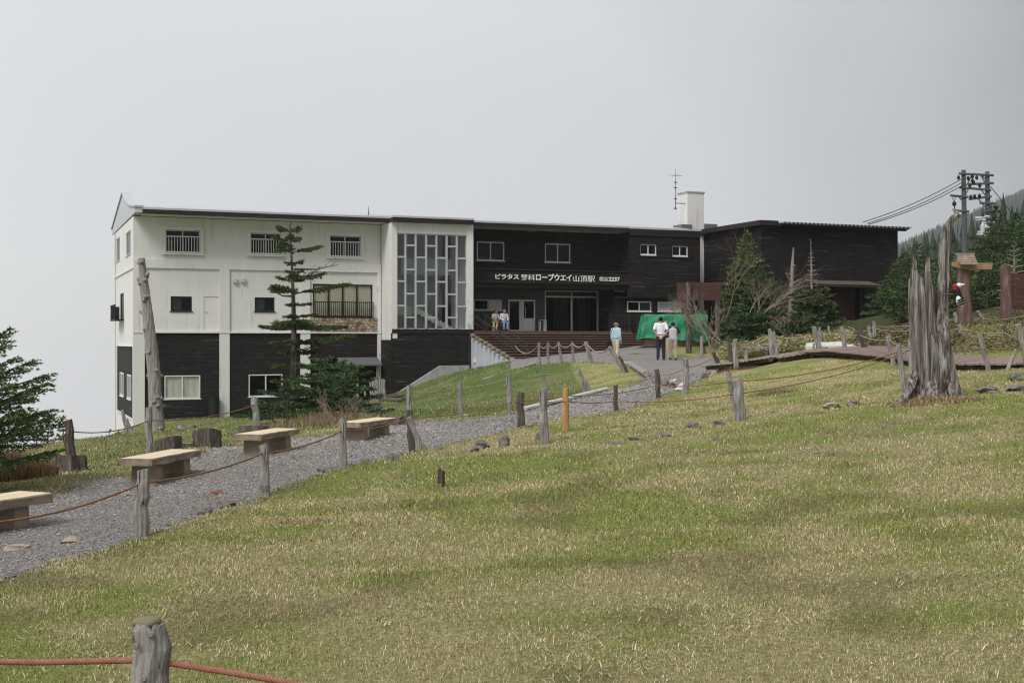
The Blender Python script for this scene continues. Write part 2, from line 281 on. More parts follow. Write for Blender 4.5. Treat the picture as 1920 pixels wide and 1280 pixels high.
_pp=[(-60,1105),(100,1058),(267,1004),(380,967),(494,928),(642,877),(769,846),(860,829),(920,816),(985,800),(1029,789),(1066,786),(1154,773),(1227,752),(1240,741),(1262,733),(1290,722),(1318,712),
(1342,692,40),(1352,677,46),(1347,672,52.5),(1300,672,54),(1248,673,55.5),(1228,672,62),(1226,672,65),(958,677,62.5),(958,681,50),(1100,681,45.5),(1180,683,43.5),(1196,694,40),(1212,707,37),(1196,722),(1136,736),(1024,763),(969,778),(920,784),(860,790),(781,792),
(730,798),(640,814),(598,819),(540,822),(480,837),(411,841),(370,857),(330,893),(186,899),(106,936),(0,952),(-120,975)]
PATH=[]
for q in _pp:
    if len(q)==3: PATH.append(((q[0]-960)/F*q[2],q[2]))
    else: h_=hit(*q); PATH.append((h_[0],h_[1]))
PATH+=[(-7.5,8.5),(-8.5,2),(-6,1.5),(-5.2,6.2)]
def pathmask(x,y):
    """>0 outside path (distance), <0 inside, with a ragged border"""
    d=pdist(x,y,PATH); d=np.where(inpoly(x,y,PATH),-d,d)
    return d+(vnoise(x,y,.35,3)-.5)*.22+(vnoise(x,y,.12,4)-.5)*.10
GREEN=np.array([.205,.240,.066]); OLIVE=np.array([.285,.255,.102]); STRAW=np.array([.60,.495,.29]); DARK=np.array([.13,.11,.055]); BANK=np.array([.080,.128,.032])
def dryness(x,y):
    """0 lush .. 1 straw: patches in the sward"""
    n=.34*vnoise(x,y,1.5,1)+.40*vnoise(x,y,.55,2)+.14*vnoise(x,y,4.5,5)+.12*vnoise(x,y,.2,6)
    d=.06+.90*sstep(.34,.64,n)
    bank=np.where((y>21)&(x<2.2+.0*y)&(x>-14),1,0)*sstep(24,27,y)
    left=sstep(-4.3,-5.6,x)*sstep(14,18,y)
    w=np.maximum(bank,left*.8)
    return d*(1-.62*w), w
def groundcol(x,y):
    d,w=dryness(x,y); g=GREEN*(1-w)[:,None]+BANK*w[:,None]
    c=g*(1-d*.7)[:,None]+(STRAW*.62)*(d*.7)[:,None]
    k=sstep(.62,.85,vnoise(x,y,.55,8))*.4
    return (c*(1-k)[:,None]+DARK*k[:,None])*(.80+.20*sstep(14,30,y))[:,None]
def ghz(x,y,pm=None):
    """ground surface with its small bumps and the worn path"""
    x=np.asarray(x,float); y=np.asarray(y,float); z=hz(x,y)
    if pm is None:
        pm=np.full(x.shape,9.); nr=(x>-12)&(x<14)&(y>0)&(y<70); pm[nr]=pathmask(x[nr],y[nr])
    z=z+(vnoise(x,y,1.6,11)-.5)*.08*sstep(0,.5,pm)+(vnoise(x,y,.75,12)-.5)*.03*sstep(0,.3,pm)
    return z-.05*(1-sstep(-.25,.02,pm))+.035*sstep(0,.12,pm)*(1-sstep(.4,1.2,pm))
# ground sheet ----------------------------------------------------------
def axis(lo,hi,fine0,fine1,st,grow=1.12,mx=60):
    a=list(np.arange(fine0,fine1+1e-6,st)); s=st
    while a[-1]<hi: s=min(s*grow,mx); a.append(a[-1]+s)
    s=st
    while a[0]>lo: s=min(s*grow,mx); a.insert(0,a[0]-s)
    return np.array(a)
ax=axis(-520,1300,-9,13,.22,1.06,30); ay=axis(-120,2150,3,36,.22,1.05,30)
GX,GY=np.meshgrid(ax,ay); gx=GX.ravel(); gy=GY.ravel()
near=(gx>-12)&(gx<14)&(gy>0)&(gy<70); pm=np.full(gx.shape,9.); pm[near]=pathmask(gx[near],gy[near])
gzv=ghz(gx,gy,pm)
nx,ny=len(ax),len(ay); ii=np.arange(nx*ny).reshape(ny,nx); q=np.stack([ii[:-1,:-1],ii[:-1,1:],ii[1:,1:],ii[1:,:-1]],-1).reshape(-1,4)
gc=groundcol(gx,gy); soil=np.array([.17,.14,.105]); ks=(1-sstep(-.05,.30,pm))[:,None]; gc=gc*(1-ks)+soil*ks
ff=np.maximum(sstep(85,130,gy),sstep(37,45,gy)*sstep(8.5,11,gx))[:,None]; gc=gc*(1-ff)+np.array([.055,.058,.028])*ff
ground=npmesh('ground',np.c_[gx,gy,gzv],q,'earth',gc,smooth=True); tag(ground,kind='structure')
# gravel path sheet -------------------------------------------------------
px_=np.arange(-9,10.5,.16); py_=np.concatenate([np.arange(1.6,38,.16),np.arange(38,66,.4)])
PX,PY=np.meshgrid(px_,py_); fx=PX.ravel(); fy=PY.ravel(); m=pathmask(fx,fy); ins=(m<.24).reshape(PX.shape)
zz=hz(fx,fy)+.012-.12*sstep(-.02,.2,m)+(vnoise(fx,fy,.5,21)-.5)*.025; ii=np.arange(fx.size).reshape(PX.shape)
ok=ins[:-1,:-1]&ins[:-1,1:]&ins[1:,1:]&ins[1:,:-1]; q=np.stack([ii[:-1,:-1],ii[:-1,1:],ii[1:,1:],ii[1:,:-1]],-1)[ok]
use=np.unique(q); remap=np.full(fx.size,-1); remap[use]=np.arange(len(use))
gp_=npmesh('gravel_path',np.c_[fx,fy,zz][use],remap[q],'gravel',smooth=True); tag(gp_,kind='structure')
# loose gravel (uncountable): small faceted chips lying on the sheet --------
def scatter(n,x0,x1,y0,y1,dens):
    x=rng.uniform(x0,x1,n); y=rng.uniform(y0,y1,n); k=rng.random(n)<dens(x,y); return x[k],y[k]
cx,cy=scatter(760000,-8,7,7,37,lambda x,y:np.clip((10/y)**1.5,0,1)*(np.abs(x/y)<.52))
pm_=pathmask(cx,cy); k=(pm_<.02)|((pm_<.40)&(rng.random(len(cx))<.35*(1-pm_/.4))); cx,cy,pm_=cx[k],cy[k],pm_[k]
n=len(cx); s=(rng.uniform(.004,.0135,n)+.010*(rng.random(n)<.02))*np.clip(cy/13,.9,2.2); oc=np.array([(1,0,0),(0,1,0),(-1,0,0),(0,-1,0),(0,0,.75),(0,0,-.5)],float)
a=rng.uniform(0,6.28,n); vv=oc[None]*(rng.uniform(.6,1.35,(n,6,1)))*s[:,None,None]
vx=vv[...,0]*np.cos(a)[:,None]-vv[...,1]*np.sin(a)[:,None]; vy=vv[...,0]*np.sin(a)[:,None]+vv[...,1]*np.cos(a)[:,None]
cz=np.where(pm_<.03,hz(cx,cy)+.014+(vnoise(cx,cy,.5,21)-.5)*.025,ghz(cx,cy)+.004)
V=np.stack([cx[:,None]+vx,cy[:,None]+vy,cz[:,None]+vv[...,2]+s[:,None]*.3],-1).reshape(-1,3)
tri=np.array([(0,1,4),(1,2,4),(2,3,4),(3,0,4)]); Fc=(tri[None]+6*np.arange(n)[:,None,None]).reshape(-1,3)
g_=rng.uniform(.08,.34,n); g_=g_*(.82+.36*vnoise(cx,cy,1.6,41)); cc=np.stack([g_*rng.uniform(1.02,1.10,n),g_*.99,g_*rng.uniform(.87,.95,n)],-1)
tag(npmesh('gravel_chips',V,Fc,'pebble',np.repeat(cc,6,0)),'loose grey gravel chips lying on the path','gravel',kind='stuff')
print('gravel',n)
# sward -------------------------------------------------------------------
def blades(name,x,y,hgt,wid,lean,colr,label,cat='grass',flat=False,parent=None,one=False):
    n=len(x); z=ghz(x,y)+.004; a=rng.uniform(0,6.283,n); dx,dy=np.cos(a),np.sin(a); b=a+rng.uniform(.9,2.2,n); wx,wy=np.cos(b)*wid*.5,np.sin(b)*wid*.5
    lx,ly=dx*lean*hgt,dy*lean*hgt; up=hgt*np.sqrt(np.maximum(.02,1-np.minimum(lean,.99)**2))
    z0=z-.01+(0 if not flat else .012)
    A=np.stack([x-wx,y-wy,z0],-1); B=np.stack([x+wx,y+wy,z0],-1)
    C=np.stack([x+lx*.45+wx*.8,y+ly*.45+wy*.8,z0+up*.62],-1); D=np.stack([x+lx*.45-wx*.8,y+ly*.45-wy*.8,z0+up*.62],-1); T=np.stack([x+lx,y+ly,z0+up],-1)
    if one:
        V=np.stack([A,B,T],1).reshape(-1,3); return tag(npmesh(name,V,np.arange(3*n).reshape(-1,3),'grass',np.repeat(colr,3,0),parent=parent),label,cat,kind='stuff')
    V=np.stack([A,B,C,D,T],1).reshape(-1,3); i=5*np.arange(n)[:,None]
    Fq=np.concatenate([np.stack([i+0,i+1,i+2],-1).reshape(-1,3),np.stack([i+0,i+2,i+3],-1).reshape(-1,3),np.stack([i+3,i+2,i+4],-1).reshape(-1,3)])
    o=npmesh(name,V,Fq,'grass',np.repeat(colr,5,0),parent=parent); return tag(o,label,cat,kind='stuff')
def bladecol(x,y,dry):
    n=len(x); d,w=dryness(x,y); u=rng.random(n); isdry=u<(.10+.60*d)*dry
    g=GREEN*(1-w)[:,None]+BANK*w[:,None]; c=g*rng.uniform(.45,1.6,n)[:,None]; ol=rng.random(n)<.3; c[ol]=OLIVE*rng.uniform(.7,1.3,ol.sum())[:,None]
    c[isdry]=STRAW*rng.uniform(.40,1.22,isdry.sum())[:,None]; k=sstep(.62,.85,vnoise(x,y,.55,8))[:,None]*.35; return c*(1-k)+np.array([.15,.115,.065])*k
def lawnpts(n,y0,y1,power,xr=.50):
    y=(rng.random(n)*(y1**power-y0**power)+y0**power)**(1/power); x=rng.uniform(-xr,xr,n)*y*1.0; x+=np.where(rng.random(n)<.5,0,0)
    pm_=pathmask(x,y); k=(pm_>.0)&(rng.random(n)<.25+.75*sstep(.02,.32,pm_)); return x[k],y[k]
x,y=lawnpts(245000,3.2,34,.8)
k=~((x>6.2)&(y>31)); x,y=x[k],y[k]; n=len(x); sc_=np.clip(y/7,.8,3.2)
blades('lawn_grass',x,y,rng.uniform(.012,.036,n)*np.clip(sc_,.9,1.35)*(.7+.7*vnoise(x,y,.35,63)),rng.uniform(.0028,.0052,n)*sc_,rng.uniform(.15,.85,n),bladecol(x,y,1),'short mown mountain grass mixed green and straw coloured over the slope')
print('blades',n)
x,y=lawnpts(310000,3.2,14,1.0); n=len(x)
blades('turf',x,y,rng.uniform(.014,.034,n),rng.uniform(.0036,.006,n)*np.clip(y/7,.8,1.8),rng.uniform(.2,.9,n),bladecol(x,y,1),'close short turf filling the open slope between the dead leaves',one=True)
x,y=lawnpts(80000,3.2,24,.9); d,w=dryness(x,y); cl_=sstep(.44,.72,.6*vnoise(x,y,.42,61)+.4*vnoise(x,y,1.3,62)); k=rng.random(len(x))<(.05+.95*cl_)*(.35+.65*d)*(1-w*.7); x,y=x[k],y[k]; n=len(x)
blades('dead_leaves',x,y,rng.uniform(.012,.050,n)*rng.choice([.7,1,1.3],n),rng.uniform(.003,.0075,n)*np.clip(y/10,1,2),rng.uniform(.80,.99,n),np.array([.52,.44,.29])*rng.uniform(.6,1.2,n)[:,None],'dry straw coloured bamboo grass leaves scattered over the mown slope','dead leaves',flat=True)
x=rng.uniform(-26,3.5,70000); y=rng.uniform(22,66,70000); k=(pathmask(x,y)>.05)&(np.abs(x/y)<.45); x,y=x[k],y[k]; n=len(x); sc_=np.clip(y/9,2,6)
blades('bank_grass',x,y,rng.uniform(.03,.075,n)*1.2,rng.uniform(.003,.005,n)*sc_,rng.uniform(.1,.7,n),bladecol(x,y,.9),'greener grass on the bank below the entrance steps',one=True)

x=rng.uniform(-7,4,60000); y=rng.uniform(8,34,60000); pm_=pathmask(x,y); k=(pm_<-.05)&(vnoise(x,y,.55,51)>.80)&(rng.random(len(x))<.8); x,y=x[k],y[k]; n=len(x)
blades('path_weeds',x,y,rng.uniform(.02,.05,n),rng.uniform(.003,.006,n)*np.clip(y/10,1,2),rng.uniform(.2,.9,n),GREEN*rng.uniform(.5,1.1,n)[:,None],'small weeds growing in patches through the gravel','weeds')
bpy.data.objects['path_weeds'].location.z+=.05
# ================================================================ station building
Y0=64.0; X0=(250-960)/F*Y0; PHI=math.atan2(.377,.926); d0,d1=math.cos(PHI),math.sin(PHI); n0,n1=-d1,d0
ZB=-2.75
SB=empty('station_building',(X0,Y0,ZB),PHI)
tag(SB,'long flat-roofed mountain station, half white plaster and half black timber, with glazed stair tower','building')
def bu(x,w):
    s=(x-960)/F; return (s*(Y0+n1*w)-X0-n0*w)/(d0-s*d1)
def bz(x,y,w):
    u=bu(x,w); return CAMZ-ZB+(640-y)/F*(Y0+d1*u+n1*w)
def sw(x,u=0):
    s=(x-960)/F; return (s*(Y0+d1*u)-X0-d0*u)/(n0-s*n1)
def rect(x0,x1,y0,y1,w):
    xm=(x0+x1)/2; return (bu(x0,w),bu(x1,w),bz(xm,y1,w),bz(xm,y0,w))
def cells(u0,u1,z0,z1,ops):
    us=sorted({u0,u1,*[min(max(o[i],u0),u1) for o in ops for i in (0,1)]}); zs=sorted({z0,z1,*[min(max(o[i],z0),z1) for o in ops for i in (2,3)]})
    for a,b in zip(us,us[1:]):
        for c,d in zip(zs,zs[1:]):
            um,zm=(a+b)/2,(c+d)/2
            if b-a>1e-4 and d-c>1e-4 and not any(o[0]<um<o[1] and o[2]<zm<o[3] for o in ops): yield a,b,c,d
def T(axis,off):
    """maps (along, out, up) to local coords; axis 'u': wall facing -y at y=off ; 'w': wall facing -x at x=off"""
    return (lambda u,o,z:(u,off+o,z)) if axis=='u' else (lambda u,o,z:(off+o,u,z))
def wall(name,m,u0,u1,z0,z1,off,ops=(),depth=.22,axis='u',parent=None):
    mb=MB(); t=T(axis,off)
    for a,b,c,d in cells(u0,u1,z0,z1,ops): mb.quad(t(a,0,c),t(b,0,c),t(b,0,d),t(a,0,d)); mb.quad(t(a,depth,c),t(a,depth,d),t(b,depth,d),t(b,depth,c))
    for a,b,c,d in list(ops)+[(u0,u1,z0,z1)]:
        for p,q_ in (((a,c),(b,c)),((b,c),(b,d)),((b,d),(a,d)),((a,d),(a,c))): mb.quad(t(p[0],0,p[1]),t(q_[0],0,q_[1]),t(q_[0],depth,q_[1]),t(p[0],depth,p[1]))
    return mb.build(name,m,parent or SB)
def siding(name,u0,u1,z0,z1,off,ops=(),row=.135,axis='u',parent=None,lower=None,m='siding'):
    """lapped boards, each row leaning out at its foot"""
    mb=MB(); t=T(axis,off); z=z0; rg=random.Random(name+str(u0))
    while z<z1-.01:
        zt=min(z+row,z1); segs=[(u0,u1)]
        for o in ops:
            if o[2]<zt-.02 and o[3]>z+.02:
                ns=[]
                for a,b in segs:
                    if o[0]>a: ns.append((a,min(b,o[0])))
                    if o[1]<b: ns.append((max(a,o[1]),b))
                segs=[s_ for s_ in ns if s_[1]-s_[0]>.01]
        for a,b in segs:
            cuts=[a]; x=a+rg.uniform(1.2,3.6)
            while x<b-.8: cuts.append(x); x+=rg.uniform(2.4,3.7)
            cuts.append(b)
            for c,d in zip(cuts,cuts[1:]):
                if lower and zt<lower((c+d)/2): continue
                j=rg.uniform(-.004,.004); mb.quad(t(c+.004,-.034+j,z),t(d-.004,-.034+j,z),t(d-.004,-.006+j,zt),t(c+.004,-.006+j,zt)); mb.quad(t(c,-.002,z),t(d,-.002,z),t(d,-.034+j,z),t(c,-.034+j,z))
        z=zt
    a,b=u0,u1; mb.quad(t(a,0,z0),t(b,0,z0),t(b,0,z1),t(a,0,z1)) if not ops and not lower else None
    return mb.build(name,m,parent or SB)
def window(r,off,n=2,fm='aluminium',ft=.05,gm='glass_dark',axis='u',inset=.10,panes=None,blind=None,name='window',parent=None,dep=.06,bars=()):
    u0,u1,z0,z1=r; t=T(axis,off); mb=MB()
    def bx(a,b,o0,o1,c,d,mi=0):
        p,q_=t(a,o0,c),t(b,o1,d); mb.box(min(p[0],q_[0]),max(p[0],q_[0]),min(p[1],q_[1]),max(p[1],q_[1]),c,d,mi)
    e=.003; bx(u0+e,u1-e,inset-dep,inset,z0+e,z0+ft); bx(u0+e,u1-e,inset-dep,inset,z1-ft,z1-e); bx(u0+e,u0+ft,inset-dep,inset,z0+ft,z1-ft); bx(u1-ft,u1-e,inset-dep,inset,z0+ft,z1-ft)
    ed=[u0+ft+(u1-u0-2*ft)*k/n for k in range(n+1)]
    for x in ed[1:-1]: bx(x-ft/2,x+ft/2,inset-dep+.008,inset-.008,z0+ft,z1-ft)
    for zc in bars: bx(u0+ft,u1-ft,inset-dep+.012,inset-.012,zc-ft/2,zc+ft/2)
    bx(u0-.05,u1+.05,-.05,inset-dep-.002,z0-.045,z0-.002)
    f=mb.build(name,fm,parent or SB)
    for a,b in zip(ed,ed[1:]):
        g=MB(); p,q_=t(a+.01,inset-dep*.5,z0+ft*.5),t(b-.01,inset-dep*.5+.008,z1-ft*.5); g.box(min(p[0],q_[0]),max(p[0],q_[0]),min(p[1],q_[1]),max(p[1],q_[1]),p[2],q_[2]); g.build('pane',gm,f)
    if blind:
        for (a,b,m_) in blind:
            ua,ub=u0+(u1-u0)*a,u0+(u1-u0)*b; g=MB(); k=10
            for i in range(k):
                x,y_=ua+(ub-ua)*i/k,ua+(ub-ua)*(i+1)/k; o=.03+.02*(i%2); o2=.03+.02*((i+1)%2)
                g.quad(t(x,inset+o,z0),t(y_,inset+o2,z0),t(y_,inset+o2,z1),t(x,inset+o,z1))
            g.build('curtain',m_,f)
    return f
# --- reference heights
ZE=CAMZ-ZB+6.37; ZF=ZE+.27; ZR=CAMZ-ZB+7.5           # eave, fascia top, ridge
u_a,u_t0,u_t1=0.0,bu(734,-1.95),bu(887,-1.95); WT=-1.95
u_4=bu(1180,-.9); u_end=bu(1311,-.9); u_w=bu(713.5,0)
zf1=bz(480,622.5,0); zf2=bz(480,506.5,0); zg=bz(380,787,0); W=11.4
# --- openings of the white part
up=[rect(310,375,431.5,473,0),rect(469,527,437.5,476,0),rect(618,676,442.5,481,0)]
mid=[rect(320,360,555.6,583.3,0),rect(477.6,515,557.5,584,0),rect(586.5,698.7,532.8,594.5,0)]
low=[rect(308,375.5,703.5,747.3,0),rect(466,530,701.5,743,0)]
door_r=rect(382,410,556,620.5,0)
wall('wall','plaster',0,u_w,zf1+.02,ZE,0,up+mid+[door_r])
mb=MB(); mb.box(bu(381,0),bu(411,0),.03,.07,door_r[2],door_r[3]); dr=mb.build('service_door','plaster',SB)
mb=MB(); mb.tube([(door_r[0]+.12,-.03,door_r[2]+1.0),(door_r[0]+.12,.04,door_r[2]+1.0)],.03); mb.build('handle','aluminium',dr)
for k,r in enumerate(up):
    fr=MB(); a,b,c,d=r; e=.15
    fr.box(a-e-.02,b+e+.02,-.10,-.002,d,d+.17); fr.box(a-e-.02,b+e+.02,-.10,-.002,c-.10,c-.003); fr.box(a-e-.02,a-.003,-.098,-.002,c,d-.003); fr.box(b+.003,b+e+.02,-.098,-.002,c,d-.003)
    f=window(r,0,2,'aluminium',.05,'glass_dark'); fr.build('window_surround','plaster',f)
    rl=MB(); zr=c+(d-c)*.68; rl.box(a-.02,b+.02,-.14,-.10,zr,zr+.05); rl.box(a-.02,b+.02,-.14,-.10,c-.02,c+.03)
    nb=12
    for i in range(nb+1): x=a+.02+(b-a-.04)*i/nb; rl.box(x-.014,x+.014,-.132,-.106,c+.03,zr)
    rl.build('railing','white_frame',f)
    s_=MB(); s_.box(a-e-.05,b+e+.05,-.16,-.103,c-.13,c-.075); s_.build('sill','plaster_worn',f)
mb=MB(); a,b,c,d=up[0]; mb.box(a+.05,a+.42,.25,.29,c+.02,c+.62); mb.build('paper_notice','letter_white',SB)
for r in mid[:2]: window(r,0,2,'black_metal',.06,'glass_dark',blind=[(0.02,.5,'interior')])
r=mid[2]; f=window(r,0,4,'black_metal',.08,'glass',blind=[(.0,1,'curtain')])
rl=MB(); a,b,c,d=r; zr=c+(d-c)*.44; rl.box(a-.02,b+.02,-.16,-.11,zr,zr+.05); rl.box(a-.02,b+.02,-.16,-.11,c+.02,c+.06)
for i in range(31): x=a+(b-a)*i/30; rl.box(x-.012,x+.012,-.15,-.12,c+.06,zr)
rl.build('railing','black_metal',f)
mb=MB()
for xa,xb,y in ((437,445,527),(451,460,526)):
    q_=rect(xa,xb,y-4,y+4,0); mb=MB(); mb.box(q_[0],q_[1],-.16,-.002,q_[2],q_[3],ch=.02); mb.build('vent_hood','aluminium',SB)
# bands and columns
mb=MB(); mb.box(.003,u_w,-.09,-.002,zf2,zf2+.44); mb.build('floor_band','plaster',SB)
mb=MB(); mb.box(-.02,u_w,-.13,-.002,zf1-.06,zf1+.02); mb.build('floor_ledge','plaster',SB)
mb=MB(); mb.box(-.02,bu(271,0),-.10,-.003,zg-.6,zf2-.003); mb.build('column','plaster',SB)
for xa,xb in ((411,430),(563,581)):
    mb=MB(); mb.box(bu(xa,0),bu(xb,0),-.10,-.003,zg-.3,zf2-.003); mb.build('column','plaster',SB)
mb=MB(); mb.box(bu(707,0),u_w-.005,-.10,-.003,zg-.1,zf2-.003); mb.build('column','plaster_worn',SB)
mb=MB(); mb.box(bu(583,0),bu(705,0),-.13,-.095,zf2-.003,zf2+.03); mb.build('lintel_ledge','plaster_worn',SB)
# black boarded basement
p1,p2,p3=(bu(271,0),bu(411,0)),(bu(430,0),bu(563,0)),(bu(581,0),bu(707,0)); zc3=bz(640,672,0)
wall('basement_wall','interior_dark',0,p3[0],zg-1.2,zf1-.06,.06,low,depth=.18)
siding('siding',p1[0],p1[1],zg,zf1-.06,.0,[low[0]]); siding('siding',p2[0],p2[1],zg,zf1-.06,0,[low[1]]); siding('siding',p3[0],p3[1],zc3,zf1-.06,0)
wall('basement_wall','interior_dark',p3[0],u_w,zc3,zf1-.06,.06,depth=.15)
window(low[0],.0,2,'white_frame',.06,'glass',blind=[(0,1,'blind')],inset=.05); window(low[1],.0,2,'white_frame',.06,'glass_dark',inset=.05)
mb=MB(); a,b,c,d=low[1]; mb.tube([(a+.55,.7,c-.3),(a+.55,.7,c+.35)],.32,12); mb.build('stored_barrel','blue_plastic',SB)
mb=MB(); mb.box(b-.9,b-.1,.55,.9,c-.3,c+.34); mb.build('stored_carton','cardboard',SB)
mb=MB(); mb.box(p1[0],p1[1],-.06,.05,zg-.8,zg-.004); mb.box(p2[0],p2[1],-.06,.05,zg-.8,zg-.004); mb.build('footing','concrete',SB)
# basement doorway under little canopy
zd=bz(690,735,0); mb=MB(); mb.box(p3[0],u_w,.9,1.0,zd-1,zc3); mb.box(p3[0]-.02,p3[0]+.06,.05,.9,zd-1,zc3); mb.build('doorway_recess','siding',SB)
mb=MB(); xa=bu(668,.6); mb.box(xa,xa+.12,.55,.62,zd-.5,zc3-.05); mb.box(xa-1.1,xa,.56,.61,zc3-.22,zc3-.1); mb.build('door_frame','white_frame',SB)
mb=MB(); a,b=bu(640,-.9),bu(716,-.9)
mb.poly([(a,-1.0,zc3-.30),(b,-1.0,zc3-.30),(b,-.02,zc3+.06),(a,-.02,zc3+.06)]); mb.poly([(a,-1.0,zc3-.38),(a,-.02,zc3-.02),(b,-.02,zc3-.02),(b,-1.0,zc3-.38)]); mb.poly([(a,-1,zc3-.38),(b,-1,zc3-.38),(b,-1,zc3-.30),(a,-1,zc3-.30)]); mb.poly([(a,-1,zc3-.38),(a,-1,zc3-.3),(a,-.02,zc3+.06),(a,-.02,zc3-.02)])
mb.build('canopy','pole_metal',SB)
mb=MB(); mb.box(bu(708,-.8)-.06,bu(708,-.8)+.06,-.85,-.73,zd-.6,zc3-.33); mb.build('canopy_post','grey_wood',SB)
# rubble stone apron: every stone a piece
a,b=p3; c,d=zf1+.03,bz(645,595,0)-.02
mb=MB(); mb.box(a,b,-.05,-.003,c,d); apron=mb.build('stone_apron','mortar',SB)
rs=random.Random(4); seeds=[]
for j in range(5):
    for i in range(17): seeds.append(((i+.5+(j%2)*.5-.25+rs.uniform(-.33,.33))/17*(b-a)+a,(j+.5+rs.uniform(-.32,.32))/5*(d-c)+c))
def vor(seeds,a,b,c,d,sy=2.0):
    for i,(x,z) in enumerate(seeds):
        pl=[(a,c),(b,c),(b,d),(a,d)]
        for k,(x2,z2) in enumerate(seeds):
            if k==i or abs(x2-x)>1.6: continue
            nx_,nz_=(x2-x),(z2-z)*sy; mx,mz=(x+x2)/2,(z+z2)/2; out_=[]
            for e in range(len(pl)):
                p,q_=pl[e],pl[(e+1)%len(pl)]; fp=(p[0]-mx)*nx_+(p[1]-mz)*nz_; fq=(q_[0]-mx)*nx_+(q_[1]-mz)*nz_
                if fp<=0: out_.append(p)
                if fp*fq<0: t_=fp/(fp-fq); out_.append((p[0]+(q_[0]-p[0])*t_,p[1]+(q_[1]-p[1])*t_))
            pl=out_
            if len(pl)<3: break
        if len(pl)>2: yield pl
for pl in vor(seeds,a,b,c,d):
    gx0=sum(p[0] for p in pl)/len(pl); gz0=sum(p[1] for p in pl)/len(pl); pr=rs.uniform(.08,.13)
    sh=lambda k,y:[(gx0+(p[0]-gx0)*k,y,gz0+(p[1]-gz0)*k) for p in pl]
    m_=MB(); m_.rings([sh(.92,-.045),sh(.90,-pr+.02),sh(.74,-pr)]); o=m_.build('stone','stone_tan',apron)
    at=o.data.color_attributes.new('Col','FLOAT_COLOR','POINT'); t_=rs.uniform(.55,1.2); cl=(t_,t_*rs.uniform(.9,1.02),t_*rs.uniform(.82,1.05),1)
    for e_ in at.data: e_.color=cl
# end wall (gable)
sw1=[(sw(236),sw(245)),(sw(218),sw(224.5))]
def srect(x0,x1,y0,y1):
    wa,wb=sorted((sw(x0),sw(x1))); Zm=Y0+n1*(wa+wb)/2; return (wa,wb,CAMZ-ZB+(640-y1)/F*Zm,CAMZ-ZB+(640-y0)/F*Zm)
ew=[srect(236,245,434.4,478),srect(218,224.5,446.6,489),srect(225,232,550,598)]; el_=[srect(237.5,245,702,748),srect(224,231,698,742)]
zt_=CAMZ-ZB+(640-649)/F*69; zb_=CAMZ-ZB+(640-781)/F*66
wall('end_wall','plaster',0.003,W,zg-3.5,ZE,-.002,ew+[(sw(248.5),sw(220),zb_,zt_)],axis='w')
siding('siding',sw(248.5),sw(220),zb_,zt_,.05,el_,axis='w')
wall('basement_wall','interior_dark',sw(248.5),sw(220),zb_,zt_,.08,el_,axis='w',depth=.1)
mb=MB(); wa,wb=sw(248.5),sw(220); mb.box(-.05,.0-.003,wa,wb,zt_,zt_+.07); mb.box(-.05,-.003,wa,wb,zb_-.07,zb_); mb.box(-.049,-.003,wb-.07,wb,zb_,zt_); mb.build('panel_trim','white_frame',SB)
for r in ew: window(r,0,2,'aluminium' if r is not ew[2] else 'black_metal',.06,axis='w')
for r in el_: window(r,.03,2,'white_frame',.08,axis='w',inset=.04)
r=ew[2]; mb=MB(); mb.box(-.55,-.02,r[0]-.3,r[1]+.6,r[2]-.02,r[2]+.75); 
mb=MB(); 
for i in range(9): y_=r[0]-.2+(r[1]-r[0]+.6)*i/8; mb.box(-.48,-.45,y_-.015,y_+.015,r[2]-.05,r[2]+.72)
mb.box(-.5,-.43,r[0]-.25,r[1]+.45,r[2]+.72,r[2]+.78); mb.box(-.5,-.01,r[0]-.25,r[1]+.45,r[2]-.1,r[2]-.03); mb.box(-.47,-.01,r[1]+.40,r[1]+.45,r[2]-.03,r[2]+.72); mb.build('window_balcony','black_metal',SB)
mb=MB(); mb.tube([(-.07,sw(217.5),zg-1.5),(-.07,sw(217.5),ZE-.1)],.05,6); mb.build('downpipe','white_frame',SB)
mb=MB(); mb.box(-.06,-.003,.003,W,zf2-.05,zf2+.04); mb.build('end_ledge','plaster',SB)
# gable fin
zp=CAMZ-ZB+8.1
for nm,m_,x0,x1,pts in (('gable','grey_panel',-.05,.30,[(-1.45,ZE+.06),(-1.45,ZF+.05),(1.2,ZF+.34),(3.6,ZF+.82),(5.4,zp),(12.4,ZF+.02),(12.4,ZE+.02)]),):
    mb=MB(); mb.rings([[(x0,p[0],p[1]) for p in pts],[(x1,p[0],p[1]) for p in pts]]); mb.build(nm,m_,SB)
mb=MB(); pts=[(-1.5,ZF+.05),(1.2,ZF+.35),(3.6,ZF+.83),(5.4,zp+.02),(12.45,ZF+.05)]
for p,q_ in zip(pts,pts[1:]): mb.rings([[(-.12,p[0],p[1]+k) for k in (0,.09)]+[(.36,p[0],p[1]+k) for k in (.09,0)],[(-.12,q_[0],q_[1]+k) for k in (0,.09)]+[(.36,q_[0],q_[1]+k) for k in (.09,0)]])
mb.build('gable_capping','roof_metal',SB)
